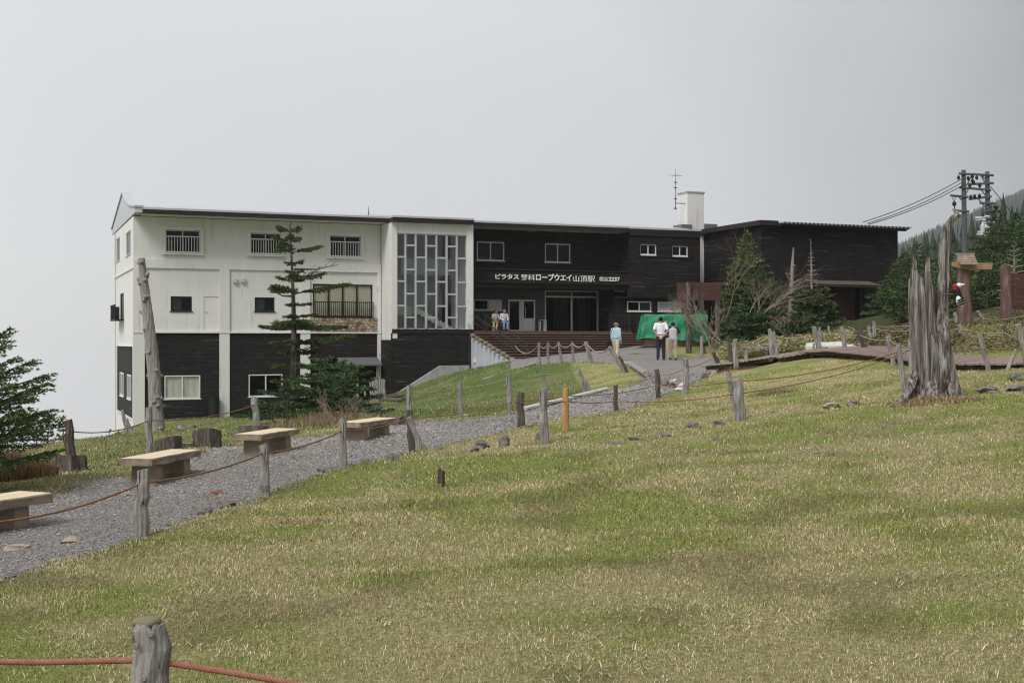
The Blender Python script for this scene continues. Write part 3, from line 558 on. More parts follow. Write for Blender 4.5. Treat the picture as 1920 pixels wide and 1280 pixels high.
# roof
edge=[(.3,-1.5),(bu(728,-1.5),-1.5),(bu(736,-2.3),-2.3),(bu(889,-2.3),-2.3),(bu(889,-2.3)+.004,-1.2),(bu(1178,-1.2),-1.2),(u_4-.1,-1.0),(u_end+.08,-1.0)]
def roofz(w): return ZF+.02+(w+1.5)/(5.4+1.5)*(ZR-ZF)
mb=MB()
for (a,wa),(b,wb) in zip(edge,edge[1:]):
    za,zb2=ZF+.02,ZF+.02
    mb.poly([(a,wa,za),(b,wb,zb2),(b,5.4,ZR),(a,5.4,ZR)]); mb.poly([(a,5.4,ZR),(b,5.4,ZR),(b,12.4,ZF),(a,12.4,ZF)])
    mb.poly([(a,wa-.03,za-.07),(b,wb-.03,zb2-.07),(b,wb-.03,zb2+.03),(a,wa-.03,za+.03)]); mb.poly([(a,wa-.03,za+.03),(b,wb-.03,zb2+.03),(b,wb,zb2+.03),(a,wa,za+.03)])
roof=mb.build('roof','roof_metal',SB)
sm=MB(); L_=u_end
for k in range(int(L_/.9)): x=.6+k*.9; sm.box(x-.02,x+.02,-1.0,-.98+0,0,0) if False else sm.quad((x-.02,-.95,roofz(-.95)+.05),(x+.02,-.95,roofz(-.95)+.05),(x+.02,5.4,ZR+.05),(x-.02,5.4,ZR+.05))
sm.build('roof_seam','roof_metal',roof)
mb=MB()
for (a,wa),(b,wb) in zip(edge[:-1],edge[1:]):
    mb.poly([(a,wa,ZE),(b,wb,ZE),(b,wb,ZF-.05),(a,wa,ZF-.05)]); mb.poly([(a,wa,ZE),(a,wa+.12,ZE),(b,wb+.12,ZE),(b,wb,ZE)])
mb.build('fascia','fascia',SB)
mb=MB()
for (a,wa),(b,wb) in zip(edge[:-1],edge[1:]): mb.poly([(a,wa+.1,ZE+.03),(a,3,ZE+.03),(b,3,ZE+.03),(b,wb+.1,ZE+.03)])
mb.build('soffit','plaster',SB)
# inner floors, back wall: dark rooms behind the glass
mb=MB(); mb.box(.3,u_end-.1,.3,W,zf1-.25,zf1-.06); mb.box(.3,u_t0,.3,W,zf2-.2,zf2); mb.box(u_t1,u_end-.1,1.3,W,zf2-.2,zf2); mb.box(.3,u_end-.1,3,W,ZE-.1,ZE+.0); mb.box(.3,u_end-.1,6.0,6.15,zg-.5,ZE-.11); mb.box(.3,u_end,W-.1,W,zg-3,ZE-.12)
mb.box(u_w+.02,u_w+.14,.3,6,zg-.5,ZE-.11); mb.box(u_t1+.02,u_t1+.12,.75,6,zf1,ZE-.11); mb.box(u_end-.12,u_end-.02,.1,W,zg,ZE-.1)
mb.build('inner_rooms','interior_dark',SB)
# --- glazed stair tower
zs=bz(810,617,WT); zh=bz(810,438.6,WT); zk=bz(810,624.5,WT); g0,g1=bu(744.5,WT),bu(875,WT)
wall('tower_side','plaster',WT+.003,.02,bz(722,637,-1),ZE,u_t0,axis='w',depth=.2)
wall('tower_side','plaster',WT+.003,1.2,zk,ZE,u_t1-.2,axis='w',depth=.2)
mb=MB(); mb.box(u_t0-.003,g0,WT-.04,WT+.25,bz(735,634,WT),ZE); mb.build('tower_column','plaster',SB)
mb=MB(); mb.box(g1,u_t1+.003,WT-.04,WT+.25,bz(880,625,WT),ZE); mb.build('tower_column','plaster_worn',SB)
mb=MB(); mb.box(g0,g1,WT+.0,WT+.25,zh,ZE); mb.build('tower_beam','plaster',SB)
mb=MB(); mb.box(u_t0+.02,u_t1-.02,WT-.07,WT+.2,zk,zs); mb.build('tower_sill','black_metal',SB)
cols=[744.5,760.4,779.6,799.3,818.5,837.7,856.7,875]
odd=[483,528,573.4]; even=[461,506,551,595]
gl=MB(); gl.box(g0,g1,WT+.05,WT+.12,zs,zs+.05); gf=gl.build('glazing','aluminium',SB); gl=MB(); gl.box(g0,g1,WT+.05,WT+.12,zh-.06,zh); gl.build('head_rail','aluminium',gf)
for k in range(1,7):
    m_=MB(); x=bu(cols[k],WT); m_.box(x-.046,x+.046,WT+.0,WT+.14,zs+.05,zh-.06); m_.build('mullion','aluminium',gf)
for k in range(7):
    xa,xb=bu(cols[k],WT)+(.046 if k else 0),bu(cols[k+1],WT)-(.046 if k<6 else 0); zsn=[zs+.05]+[bz(810,y,WT)+ (0) for y in sorted(odd if k%2==0 else even,reverse=True)]+[zh-.06]
    for z in zsn[1:-1]: m_=MB(); m_.box(xa,xb,WT+.01,WT+.13,z-.046,z+.046); m_.build('transom','aluminium',gf)
    for a,b in zip(zsn,zsn[1:]): m_=MB(); m_.box(xa+.002,xb-.002,WT+.06,WT+.07,a+.04,b-.04); m_.build('pane','glass',gf)
# inside the tower
mb=MB(); mb.box(u_t0+.25,u_t1-.22,2.6,2.7,zk-.2,ZE-.1); mb.box(u_t0+.25,u_t1-.22,WT+.3,2.6,zk-.12,zk-.02); mb.build('tower_back_wall','interior_white',SB)
mb=MB(); zl=bz(810,477,WT)
mb.box(bu(764,0),bu(866,0),1.2,1.3,zl-.95,zl); mb.box(u_t0+.25,bu(776,0),.2,1.2,bz(760,575,0)-.45,bz(760,575,0)); mb.build('landing','interior_white',SB)
mb=MB(); xa,xb=bu(776,0),bu(848,0); za,zb3=bz(776,575,0),bz(848,615,0); ns=11
for k in range(ns): 
    x=xa+(xb-xa)*k/ns; x2=xa+(xb-xa)*(k+1)/ns; z=za+(zb3-za)*k/ns; mb.box(x,x2,0,1.1,z-.32,z)
mb.build('inner_stair','interior_white',SB)
mb=MB(); mb.box(bu(832,.5),bu(850,.5),1.0,1.1,bz(840,548,.5),bz(840,520,.5)); mb.box(bu(838,.5),bu(849,.5),.98,1.06,zk,bz(840,520,.5)); mb.build('inner_doorway','interior_dark',SB)
# black boarded tower base with sloping foot
za_,zb4=bz(735,742,WT),bz(876,690,WT); ua_,ub_=u_t0,bu(876.5,WT)
slope=lambda u:za_+(zb4-za_)*min(1,max(0,(u-ua_)/(ub_-ua_)))
wall('tower_base','interior_dark',u_t0,u_t1-.02,za_-.8,zk,WT+.06,depth=.1)
siding('siding',u_t0-.01,ub_,za_-.1,zk,WT,row=.15)
siding('siding',WT,-.1,za_-.9,bz(722,637,-1),u_t0-.01,axis='w')
mb=MB(); uc=bu(655+0,0); x=u_t0+(ub_-u_t0)*.86; mb.box(x-.03,x+.03,WT-.06,WT-.036,zb4,zk); mb.build('batten','siding',SB); mb=MB(); mb.box(u_t0-.04,u_t0+.03,WT-.06,WT-.036,za_,zk); mb.build('corner_batten','siding',SB)
mb=MB(); q0=(ua_-.6,za_-.35); q1=(ua_+(ub_-ua_)*.62,zb4-.12+.25); q2=(ub_,zb4+.16)
pr=[(q0[0],q0[1]-.5),(q2[0],zb4-.9),q2,(q1[0],q1[1]+.02),(q0[0],q0[1])]
mb.rings([[(p[0],WT-.30,p[1]) for p in pr],[(p[0],WT-.06,p[1]) for p in pr]]); mb.build('sloping_plinth','concrete',SB)
# --- entrance part
W3=.6; WL=1.4; zgl=bz(1050,621.5,WL); zca=bz(1050,541,-.9); zcb=bz(1050,507,-.9)
w3=[rect(894,945.5,453.4,488.6,W3),rect(1021.7,1069.3,457,492,W3)]
siding('siding',u_t1,bu(1181,W3)+.6,bz(1050,520,W3),ZE+.03,W3,w3); wall('upper_wall','interior_dark',u_t1,bu(1181,W3)+.6,zca,ZE,W3+.06,w3,depth=.15)
for r in w3: window(r,W3,2,'aluminium',.06,'glass_dark',inset=.06)
a,b,c,d=w3[0]; mb=MB(); mb.box(a+.1,b-.5,.8,1.1,c+.02,c+.2); mb.build('stored_sheets','interior_white',SB)
# canopy carrying the name
mb=MB(); cu0,cu1=u_t1+.01,u_4+.05
mb.box(cu0,cu1,-.86,W3,zca+.33,zcb); mb.box(cu0,cu1,-.72,WL+.3,zca,zca+.327); nb_=mb.build('entrance_canopy','fascia',SB)
siding('siding',cu0,cu1,zca+.36,zcb-.04,-.862,row=.19)
mb=MB(); mb.box(cu0-.0,cu1+.02,-.97,-.90,zca+.28,zca+.36); mb.box(cu0,cu1+.02,-.95,-.89,zcb-.04,zcb+.03); mb.build('canopy_moulding','fascia',SB)
def lettering(txt,x0,x1,y0,y1,bold=.0,wd=-.93,nm='sign_lettering'):
    ua,ub=bu(x0,wd),bu(x1,wd); zb_=bz((x0+x1)/2,y1,wd); zt=bz((x0+x1)/2,y0,wd)
    cu=bpy.data.curves.new('t','FONT'); cu.body=txt; cu.size=1; cu.extrude=.03; cu.offset=bold; cu.resolution_u=3
    o=bpy.data.objects.new('t',cu); col.objects.link(o); bpy.context.view_layer.update()
    me=bpy.data.meshes.new_from_object(o.evaluated_get(bpy.context.evaluated_depsgraph_get())); bpy.data.objects.remove(o)
    vs_=np.array([v.co[:] for v in me.vertices]); 
    if len(vs_)==0: return
    lo,hi=vs_.min(0),vs_.max(0)
    for v in me.vertices:
        x,y,z=v.co; v.co=(ua+(x-lo[0])/(hi[0]-lo[0])*(ub-ua),wd-z*.5,zb_+(y-lo[1])/(hi[1]-lo[1])*(zt-zb_))
    me.materials.clear(); me.materials.append(MATS['letter_white']); me.name=nm; link(nm,me,SB)
lettering('ピラタス',928.7,973,513.6,523.5,.03); lettering('蓼科',976.5,1003,514.5,526,.006); lettering('ロープウエイ',1005,1072,513.5,526.5,.03); lettering('山頂駅',1074.5,1115.5,516.5,528.5,.004); lettering('標高',1123.7,1140,519,527.5,.0); lettering('2237',1141,1162.3,519.5,527.5,.03)
# slate ground floor
e1=[rect(887.6+1,941,561.7,581.6,WL),rect(953,1003.4,561.7,621.5,WL),rect(1021.7,1121.3,545,621.5,WL)]
wall('slate_wall','slate',u_t1-.1,bu(1142,WL),zgl,zca+.01,WL,e1,depth=.25)
f=window(e1[0],WL,2,'aluminium',.06,'glass_dark',inset=.04); a,b,c,d=e1[0]
mb=MB(); mb.box((a+b)/2+.05,b-.05,WL-.02,WL-.0,c+.06,d-.06); mb.build('notice_board','poster',f)
mb=MB(); mb.box((a+b)/2-.35,(a+b)/2-.1,WL+.05,WL+.06,c+.25,d-.2); mb.build('paper_notice','letter_white',f)
a,b,c,d=e1[1]; fr=MB()
for x0_,x1_,z0_,z1_ in ((a,a+.08,c,d),(b-.08,b,c,d),(a+.08,b-.08,d-.1,d),(a+.08,b-.08,c,c+.1)): fr.box(x0_,x1_,WL+.0,WL+.1,z0_,z1_)
mm=(a+b)/2; fr.box(mm-.15,mm+.15,WL+.012,WL+.09,c+.1,d-.1); dfm=fr.build('glass_door','white_frame',SB)
for xa,xb,za,zb5,m_,nm in ((a+.08,mm-.15,c+.1,d-.1,'glass_dark','pane'),(mm+.15,b-.08,c+.78,d-.1,'glass_dark','pane'),(mm+.15,b-.08,c+.1,c+.78,'letter_white','door_panel')):
    p=MB(); p.box(xa,xb,WL+.04,WL+.055,za,zb5); p.build(nm,m_,dfm)
for s_ in (-1,1):
    p=MB(); x=mm+s_*.2; p.tube([(x,WL-.02,c+.85),(x,WL-.09,c+.87),(x,WL-.09,c+1.4),(x,WL-.02,c+1.42)],.02); p.build('handle','aluminium',dfm)
a,b,c,d=e1[2]; zt2=bz(1070,556.5,WL); fr=MB(); t6=.07
for x0_,x1_,z0_,z1_ in ((a,a+t6,c,d),(b-t6,b,c,d),(a+t6,b-t6,d-t6,d),(a+t6,b-t6,zt2-.05,zt2+.05),((a+b)/2-.05,(a+b)/2+.05,c,zt2-.05),((a+b)/2-.04,(a+b)/2+.04,zt2+.05,d-t6)): fr.box(x0_,x1_,WL+.0,WL+.1,z0_,z1_)
ef=fr.build('entrance_screen','aluminium',SB)
for xa,xb,za,zb5 in ((a+t6,(a+b)/2-.05,c,zt2-.05),((a+b)/2+.05,b-t6,c,zt2-.05),(a+t6,(a+b)/2-.04,zt2+.05,d-t6),((a+b)/2+.04,b-t6,zt2+.05,d-t6)):
    p=MB(); p.box(xa,xb,WL+.045,WL+.055,za,zb5); p.build('pane','glass_dark',ef)
p=MB()
for x in (1040,1052,1058,1086,1098,1105): xx=bu(x,WL+1.2); p.box(xx-.04,xx+.04,WL+1.2,WL+1.28,c,zt2)
p.build('inner_door_frame','aluminium',ef)
p=MB(); p.box(bu(1043,WL+1.6),bu(1066,WL+1.6),WL+1.6,WL+1.65,c,zt2); p.box(bu(1088,WL+1.6),bu(1096,WL+1.6),WL+1.6,WL+1.65,c,zt2-.4); p.build('inner_partition','interior',ef)
mb=MB(); mb.box(bu(1142,WL),bu(1181,WL)+1.2,WL+.5,WL+.6,zgl-.3,zca); mb.build('side_wall','siding',SB)
mb=MB(); x=bu(1145,WL); mb.box(x-.05,x+.05,WL+.1,WL+.2,bz(1145,592,WL),bz(1145,573,WL)); mb.build('white_pole','letter_white',SB)  # short white pole beside the entrance, not a lamp
mb=MB(); x=bu(1157,0); z=bz(1157,546,0); mb.box(x-.45,x+.45,-.1,.05,z-.03,z+.05); mb.box(x-.03,x+.03,-.05,.0,z+.05,zca); mb.build('hanging_lamp','letter_white',SB)
# --- right block
W4=-.9; zb6=bz(1245,557,W4); w4=[rect(1200,1230.3,458,478,W4),rect(1259.6,1289.3,461,480.4,W4)]
siding('siding',u_4,u_end,zb6,ZE+.02,W4,w4); wall('block_wall','interior_dark',u_4,u_end,zb6,ZE,W4+.06,w4,depth=.15)
siding('siding',W4,W3,zca,ZE+.02,u_4-.01,axis='w'); wall('block_wall','interior_dark',W4+.1,W3,zca,ZE,u_4+.06,axis='w',depth=.05)
for r in w4:
    f=window(r,W4,2,'white_frame',.06,'glass_dark',inset=.06); a,b,c,d=r; s_=MB(); e=.1
    s_.box(a-e,b+e,W4-.075,W4-.037,d+.003,d+e); s_.box(a-e,b+e,W4-.075,W4-.037,c-e-.05,c-.05); s_.box(a-e,a-.003,W4-.075,W4-.037,c-.05,d); s_.box(b+.003,b+e,W4-.075,W4-.037,c-.05,d); s_.build('window_trim','siding',f)
mb=MB(); x=bu(1208,W4); mb.box(x-.03,x+.03,W4-.06,W4-.037,zb6,w4[0][2]-.2); mb.box(u_4-.05,u_4+.05,W4-.06,W4-.036,zb6,ZE); mb.box(u_end-.06,u_end+.03,W4-.06,W4-.036,zb6,ZE); mb.build('batten','siding',SB)
mb=MB(); mb.box(u_4-.03,u_end+.05,W4-.1,W4+.4,ZE-.16,ZE+.06); mb.build('eave_board','fascia',SB)
WB=-.55; zbb=bz(1230,640,WB); w5=[rect(1175.8,1221,565,583.7,WB),rect(1233,1277.4,566,583.7,WB)]
siding('siding',bu(1152,WB),u_end-.05,zbb,zb6+.02,WB,w5); wall('block_wall','interior_dark',bu(1152,WB),u_end-.05,zbb,zb6,WB+.06,w5,depth=.15)
window(w5[0],WB,2,'white_frame',.06,'glass_dark',inset=.05,blind=[(.52,1,'blind')]); window(w5[1],WB,2,'white_frame',.06,'glass',inset=.05,blind=[(0,1,'poster')])
mb=MB(); mb.box(bu(1152,WB),u_end-.05,W4+.02,WB+.05,zb6-.08,zb6-.002); mb.build('block_soffit','fascia',SB)
siding('siding',WB,WL+.5,zbb,zca,bu(1152,WB),axis='w')
siding('siding',W4,W,zbb,ZE,u_end+.02,axis='w')
# --- chimney, antenna, lightning rod
cw0=1.5; c0,c1=bu(1289,cw0),bu(1320,cw0); zct=bz(1300,362,cw0)
mb=MB(); mb.box(c0,c1,cw0,cw0+1.2,zbb,zct); ch=mb.build('chimney','plaster',SB)
mb=MB(); mb.box(c0-.04,c1+.04,cw0-.04,cw0+1.24,zct,zct+.1); mb.build('chimney_cap','concrete',ch)
mb=MB(); mb.box(c1+.02,c1+.3,cw0+.3,cw0+.9,zbb,bz(1325,425,cw0)); mb.build('link_pier','grey_panel',SB)
mb=MB(); mb.box(c0-.5,c0+.25,cw0-.15,cw0+.9,ZF+.1,bz(1280,421,cw0)); mb.box(c1+.003,c1+.9,cw0-.1,cw0+.9,ZE+.2,bz(1330,420,cw0)); mb.build('chimney_flashing','pole_metal',SB)
an=MB(); xa=bu(1271,cw0); an.tube([(xa,cw0+.3,bz(1271,392,cw0)),(xa,cw0+.3,bz(1271,316,cw0))],[.035,.012],6)
for y in (341,351,372,390): z=bz(1271,y,cw0); an.box(xa-.09,xa+.09,cw0+.24,cw0+.36,z-.03,z+.03)
z=bz(1271,328,cw0); an.tube([(xa-.5,cw0+.3,z),(xa+.5,cw0+.3,z)],.012,5); an.tube([(xa,cw0-.2,z),(xa,cw0+.8,z)],.012,5); an.tube([(xa,cw0+.3,bz(1271,380,cw0)),(c0+.02,cw0+.3,bz(1271,380,cw0))],.03,5)
an.build('antenna','pole_metal',SB)
mb=MB(); x=bu(691,2); mb.tube([(x,2,roofz(2)),(x,2,roofz(2)+.5)],[.04,.008],6); mb.build('lightning_rod','pole_metal',SB)
# ================================================================ entrance staircase
ST=empty('staircase',(X0,Y0,ZB),PHI); tag(ST,'wide dark timber steps climbing to the station entrance, with iron handrails','steps')
zp_=zgl; wf=-8.3; wt=-2.1; s0,s1=bu(887,wt),bu(1190,wt); nst=10; zs0=CAMZ-ZB-.90
sl_=s0+.05; sr_=s1
mb=MB(); mb.box(u_t1+.0,bu(1185,wt),wt,WL+.4,zp_-.22,zp_-.003); mb.box(u_t1+.25,bu(1185,wt)-.2,wt+.3,WL,zs0-.5,zp_-.23); mb.build('landing','tread',ST)
for k in range(nst):
    z=zs0+(zp_-zs0)*(k+1)/(nst+1); y_=wf+(wt-wf)*k/nst; y2=wf+(wt-wf)*(k+1)/nst; rr=random.Random(k)
    m_=MB(); m_.box(sl_-.2+rr.uniform(-.05,.05),sr_+(1-k/nst)*.4,y_,y2+.10,z-.07,z,ch=.012); stp=m_.build('step','tread',ST)
    m_=MB(); m_.box(sl_,sr_+(1-k/nst)*.4,y_+.06,y_+.10,z-(zp_-zs0)/(nst+1)-.02,z-.07); m_.build('riser','fascia',stp)
    m_=MB(); m_.tube([(sl_-.35+rr.uniform(-.04,.04),y_+.12,z-.14),(sl_-.1,y_+.12,z-.14)],.115,9); m_.build('log_end','log_end',stp)
m_=MB(); pts=[(wf+.1,zs0-1.2),(wf+.1,zs0-.05),(wt,zp_-.28),(u_t1*0+WT-.05,zp_-.28),(WT-.05,zs0-1.2)]
m_.rings([[(sl_-.12,p[0],p[1]) for p in pts],[(sl_-.02,p[0],p[1]) for p in pts]]); m_.build('side_panel','grey_panel',ST)
m_=MB()
for k in range(10): y_=wf+.4+k*.6; z=zs0+(zp_-zs0)*(y_-wf)/(wt-wf)-.35; m_.box(sl_-.16,sl_-.121,y_-.03,y_+.03,zs0-1.1,min(z,zp_-.3))
m_.build('panel_batten','grey_panel',ST)
m_=MB(); m_.box(sl_-.2,sl_-.121,WT-.75,WT-.55,zs0-.25,zs0-.02); m_.build('socket_box','white_frame',ST)
m_=MB(); m_.box(sl_-.4,sr_+.5,wf-.22,wf-.02,zs0-.4,zs0+.02,ch=.02); m_.build('kerb','concrete',ST)
def hrail(x,nm='handrail',h=.85):
    m_=MB(); k=(zp_-zs0)/(wt-wf); zz_=lambda y_:zs0+k*(y_-wf)
    m_.tube([(x,wf+.2,zz_(wf+.2)+.2),(x,wf+.4,zz_(wf+.4)+h-.1),(x,wt,zp_+h),(x,wt+.9,zp_+h)],.022,6); m_.tube([(x,wf+.3,zz_(wf+.3)+.42),(x,wt,zp_+.45),(x,wt+.9,zp_+.45)],.016,5)
    for y_ in (wf+.4,wf+2.2,wf+4.1,wt,wt+.9): m_.tube([(x,y_,zz_(min(y_,wt))-.02),(x,y_,zz_(min(y_,wt))+h)],.02,6)
    m_.build(nm,'rail_metal',ST)
hrail(sl_+.0); hrail(bu(968,wf+2)-.1); hrail(sr_+.15,h=.95)
m_=MB(); xa,xb=bu(1145,wt+1),bu(1185,wt+1); y_=wt+1.2; z=zp_
for i in range(15): x=xa+(xb-xa)*i/14; m_.box(x-.013,x+.013,y_-.013,y_+.013,z,z+.95)
m_.box(xa-.02,xb+.02,y_-.03,y_+.03,z+.95,z+1.0); m_.box(xa,xb,y_-.02,y_+.02,z+.05,z+.09); m_.build('landing_rail','rail_metal',ST)
def SBW(u,w,z=None):
    X=X0+d0*u+n0*w; Y=Y0+d1*u+n1*w; return Vector((X,Y,float(hz(X,Y)) if z is None else ZB+z))
# umbrella stand and low seats on the landing
us=bu(1017,WL-.4); b_=empty('umbrella_stand',SBW(us,WL-.45,zp_),PHI); tag(b_,'small mint and white box stand beside the entrance glass screen','stand')
m_=MB(); m_.box(-.2,.0,-.12,.12,0,.02); m_.box(-.22,-.16,-.12,.12,.02,.6); m_.box(.05,.2,-.12,.12,0,.65,ch=.01); m_.build('casing','mint',b_)
m_=MB(); m_.box(-.21,.21,-.13,.13,.65,.68); m_.build('lid','white_frame',b_)
sb_=empty('landing_bench',SBW(bu(918,-.3),-.3,zp_),PHI); tag(sb_,'low dark bench against the slate wall where two visitors sit','bench')
m_=MB(); m_.box(-.95,1.15,-.2,.2,.34,.40,ch=.01); m_.build('seat','tread',sb_)
for x in (-.8,.1,1.0): m_=MB(); m_.box(x-.04,x+.04,-.17,.17,0,.34); m_.build('leg','tread',sb_)
# ================================================================ annex
ZA=CAMZ+.80; Yc=72.5; Xc=(1428-960)/F*Yc; wc=(Yc-Y0)*n1+(Xc-X0)*n0; uc=(Xc-X0)*d0+(Yc-Y0)*d1
AN=empty('annex_building',(Xc,Yc,ZA),PHI); tag(AN,'black boarded shed with corrugated roof edge and maroon roller shutter','building')
def au(x,w=0):
    s=(x-960)/F; return (s*(Yc+n1*w)-Xc-n0*w)/(d0-s*d1)
def az(x,y,w=0): u=au(x,w); return CAMZ-ZA+(640-y)/F*(Yc+d1*u+n1*w)
ue=au(1683); ze=az(1430,422); zlo=az(1600,433); wd_=6.5; zf=-.6
sh=(au(1545),au(1609),zf,az(1577,534)); dkr=(sh[0]-.02,sh[1]+.28,zf,sh[3])
siding('siding',0,ue,zf,ze,0,[dkr],parent=AN); siding('siding',0,wd_+4,zf,ze,0,axis='w',parent=AN)
wall('wall','interior_dark',.06,ue,zf,ze-.02,.06,[dkr],parent=AN,depth=.15); wall('wall','interior_dark',.07,wd_+4,zf,ze-.02,.06,axis='w',parent=AN,depth=.1)
m_=MB(); m_.box(ue-.1,ue,.0,wd_+4,zf,ze-.05); m_.box(dkr[0],dkr[1]+.1,.55,.62,zf,ze-1.5); m_.box(.2,ue-.12,wd_+3.9,wd_+4,zf,ze-.05); m_.build('rear_wall','siding',AN)
m_=MB()
n_=int((sh[3]-sh[2])/.1)
for k in range(n_):
    z=sh[2]+k*.1; m_.quad((sh[0],.30,z),(sh[1],.30,z),(sh[1],.27,z+.05),(sh[0],.27,z+.05)); m_.quad((sh[0],.27,z+.05),(sh[1],.27,z+.05),(sh[1],.30,z+.1),(sh[0],.30,z+.1))
m_.build('roller_shutter','shutter',AN)
m_=MB(); m_.box(au(1428),ue,-.045,-.036,ze-.62,ze-.60) ; 
for x in (1600,): xx=au(x); m_.box(xx-.03,xx+.03,-.06,-.036,az(1600,526),ze)
m_.build('batten','siding',AN)
# roof: flat fascia by the corner then corrugated overhang
us_=au(1461,-.5)
m_=MB(); m_.box(-.25,us_,-.45,-.30,ze-.04,ze+.24); m_.box(-.40,-.25,-.45,wd_+4,ze-.04,ze+.24); m_.box(-.3,us_,-.30,wd_+4.3,ze+.10,ze+.2); m_.build('roof_fascia','fascia',AN)
m_=MB(); ur=au(1704,-.8); x=us_; pr=[]
while x<ur:
    for dx_,h in ((0,0),(.10,0),(.14,.10),(.24,.10)):
        pr.append((x+dx_,h))
    x+=.28
zr0=ze+.06
for (xa,ha),(xb,hb) in zip(pr,pr[1:]):
    m_.quad((xa,-.85,zr0+ha),(xb,-.85,zr0+hb),(xb,wd_+4.3,zr0+ha+.12),(xa,wd_+4.3,zr0+ha+.12)); m_.quad((xa,-.85,zr0+ha-.02),(xa,wd_+4.3,zr0+ha+.10),(xb,wd_+4.3,zr0+hb+.10),(xb,-.85,zr0+hb-.02)); m_.quad((xa,-.85,zr0+ha-.02),(xb,-.85,zr0+hb-.02),(xb,-.85,zr0+hb),(xa,-.85,zr0+ha))
m_.build('corrugated_roof','pole_metal',AN)
m_=MB(); m_.box(us_,ur,-.6,-.45,ze-.08,zr0-.025); m_.box(us_,ur,-.78,-.70,ze-.02,zr0-.025); m_.build('eave_beam','fascia',AN)
m_=MB(); c0_,c1_=au(1528,-1),au(1648,-1); zc=az(1590,531,-1); k=0; x=c0_
while x<c1_:
    h=.04*(k%2); m_.quad((x,-1.2,zc-.1+h),(x+.1,-1.2,zc-.1+.04-h),(x+.1,.02,zc+.18+.04-h),(x,.02,zc+.18+h)); x+=.1; k+=1
m_.box(c0_,c1_,-1.15,-1.05,zc-.2,zc-.105); m_.build('shutter_canopy','dark_wood',AN)
m_=MB()
for x in (c0_+.3,c1_-.3): m_.tube([(x,-1.05,zc-.15),(x,-.03,zc-.7)],.04,5)
m_.build('canopy_bracket','dark_wood',AN)
# ================================================================ rope fence: posts, ropes
def post(tx,ty,bx,by,Z,d,m='grey_wood',label='',group=None,top='cut',Zt=None,name='fence_post',zsink=.12,base=None):
    """a weathered post from its foot (on the ground) to its head"""
    b=base if base is not None else G(bx,Z); t=P(tx,ty,Zt or Z); rg=random.Random(f'{tx}{ty}'); ax_=(t-b); L=ax_.length; n=9; m_=MB()
    k=8 if Z<15 else 5; pts=[]; rad=[]
    for i in range(k+1):
        f=i/k; p=ax_*f; j=d*.10; pts.append((p.x+rg.uniform(-j,j),p.y+rg.uniform(-j,j),p.z if i else -zsink)); rad.append(d/2*(1.05-.12*f)*rg.uniform(.95,1.05))
    if top=='round': pts.append((pts[-1][0],pts[-1][1],pts[-1][2]+d*.12)); rad.append(d/2*.72)
    m_.tube(pts,rad,n if Z<30 else 7,jit=.09,rg=rg)
    hv=m_.v; hi=max(v[2] for v in hv); tilt=rg.uniform(-.35,.35)
    m_.v=[(x,y,z+(tilt*(x-pts[-1][0]) if z>hi-d*.3 else 0)) for x,y,z in hv]
    o=m_.build(name,m,None,b,smooth=Z>99); 
    tag(o,label,'post',group); return o
fg='rope fence posts along the gravel path'
p_=post(285,1172,285,1400,4.5,.135,'grey_wood','thick weathered post with pale flat top carrying the twisted red rope',fg,'round')
m_=MB(); hv=[v.co for v in p_.data.vertices]; zt_=max(v.z for v in hv); tv=[v for v in hv if v.z>zt_-.05]; cx_=sum(v.x for v in tv)/len(tv); cy_=sum(v.y for v in tv)/len(tv); rg_=random.Random(3)
m_.rings([[(cx_+math.cos(6.283*i/18)*r_*rg_.uniform(.9,1.08),cy_+math.sin(6.283*i/18)*r_*rg_.uniform(.9,1.08),zt_+z_) for i in range(18)] for r_,z_ in ((.050,-.012),(.048,.004),(.036,.010),(.012,.012))]); m_.build('moss_cap','moss',p_,smooth=True)
for kx,kz in ((-.022,-.075),(.028,-.035),(.005,-.19)):
    m_=MB(); m_.tube([(cx_+kx,cy_-.058,zt_+kz),(cx_+kx,cy_-.064,zt_+kz)],[.012,.009],9); m_.build('knot','dead_wood',p_)
post(270,880,263,1014,10.7,.118,'grey_wood','grey post with a round drilled knot opposite the second bench',fg)
post(494,833,497,937,13.9,.105,'grey_wood','grey post standing in front of the red-ended third bench',fg)
post(642,786,644,884,16.2,.10,'grey_wood','straight grey post in front of the bench nearest the dry shrubs',fg)
post(767,768,772,850,18.8,.11,'dark_wood','dark post with a pale plank leaning against it at the path edge',fg)
o=post(768,782,792,846,18.6,.09,'grey_wood','pale plank propped against the dark path post',None,name='leaning_plank'); o['category']='plank'
post(766,722,767,795,25,.10,'grey_wood','thin grey post behind the dark path post on the far path edge',fg)
post(975,735,977,805,21,.13,'dark_wood','dark split post just beyond a taller grey post on the lawn edge',fg)
post(1018,729,1021,834,18,.125,'grey_wood','tall grey post on the lawn beside the fresh orange post',fg)
post(1061,727,1060,809,20,.10,'new_wood','fresh orange timber post among the grey ones',fg)
post(1153,722,1155,773,24,.085,'dark_wood','thin black post halfway along the rising path',fg)
post(1231,692,1235,751,27.5,.11,'dark_wood','blackened post with a pale top near the white stones',fg)
post(1286,673,1286,744,27,.13,'grey_wood','straight grey post beside the white stones at the plaza mouth',fg)
post(1365,698,1383,758,21.2,.12,'grey_wood','leaning grey post of the pair on the lawn',fg)
post(1382,711,1389,787,20,.17,'grey_wood','wide flat-sided grey post of the pair on the lawn',fg)
gb='posts on the grass bank below the steps'
post(862,715,864,785,27,.10,'grey_wood','bank post with an orange rope knot and a flat stone at its foot',gb)
post(953,700,957,775,27,.10,'grey_wood','grey bank post where the log kerb begins',gb)
post(1018,698,1027,742,34.5,.10,'grey_wood','thin bank post leaning left above the log kerb',gb)
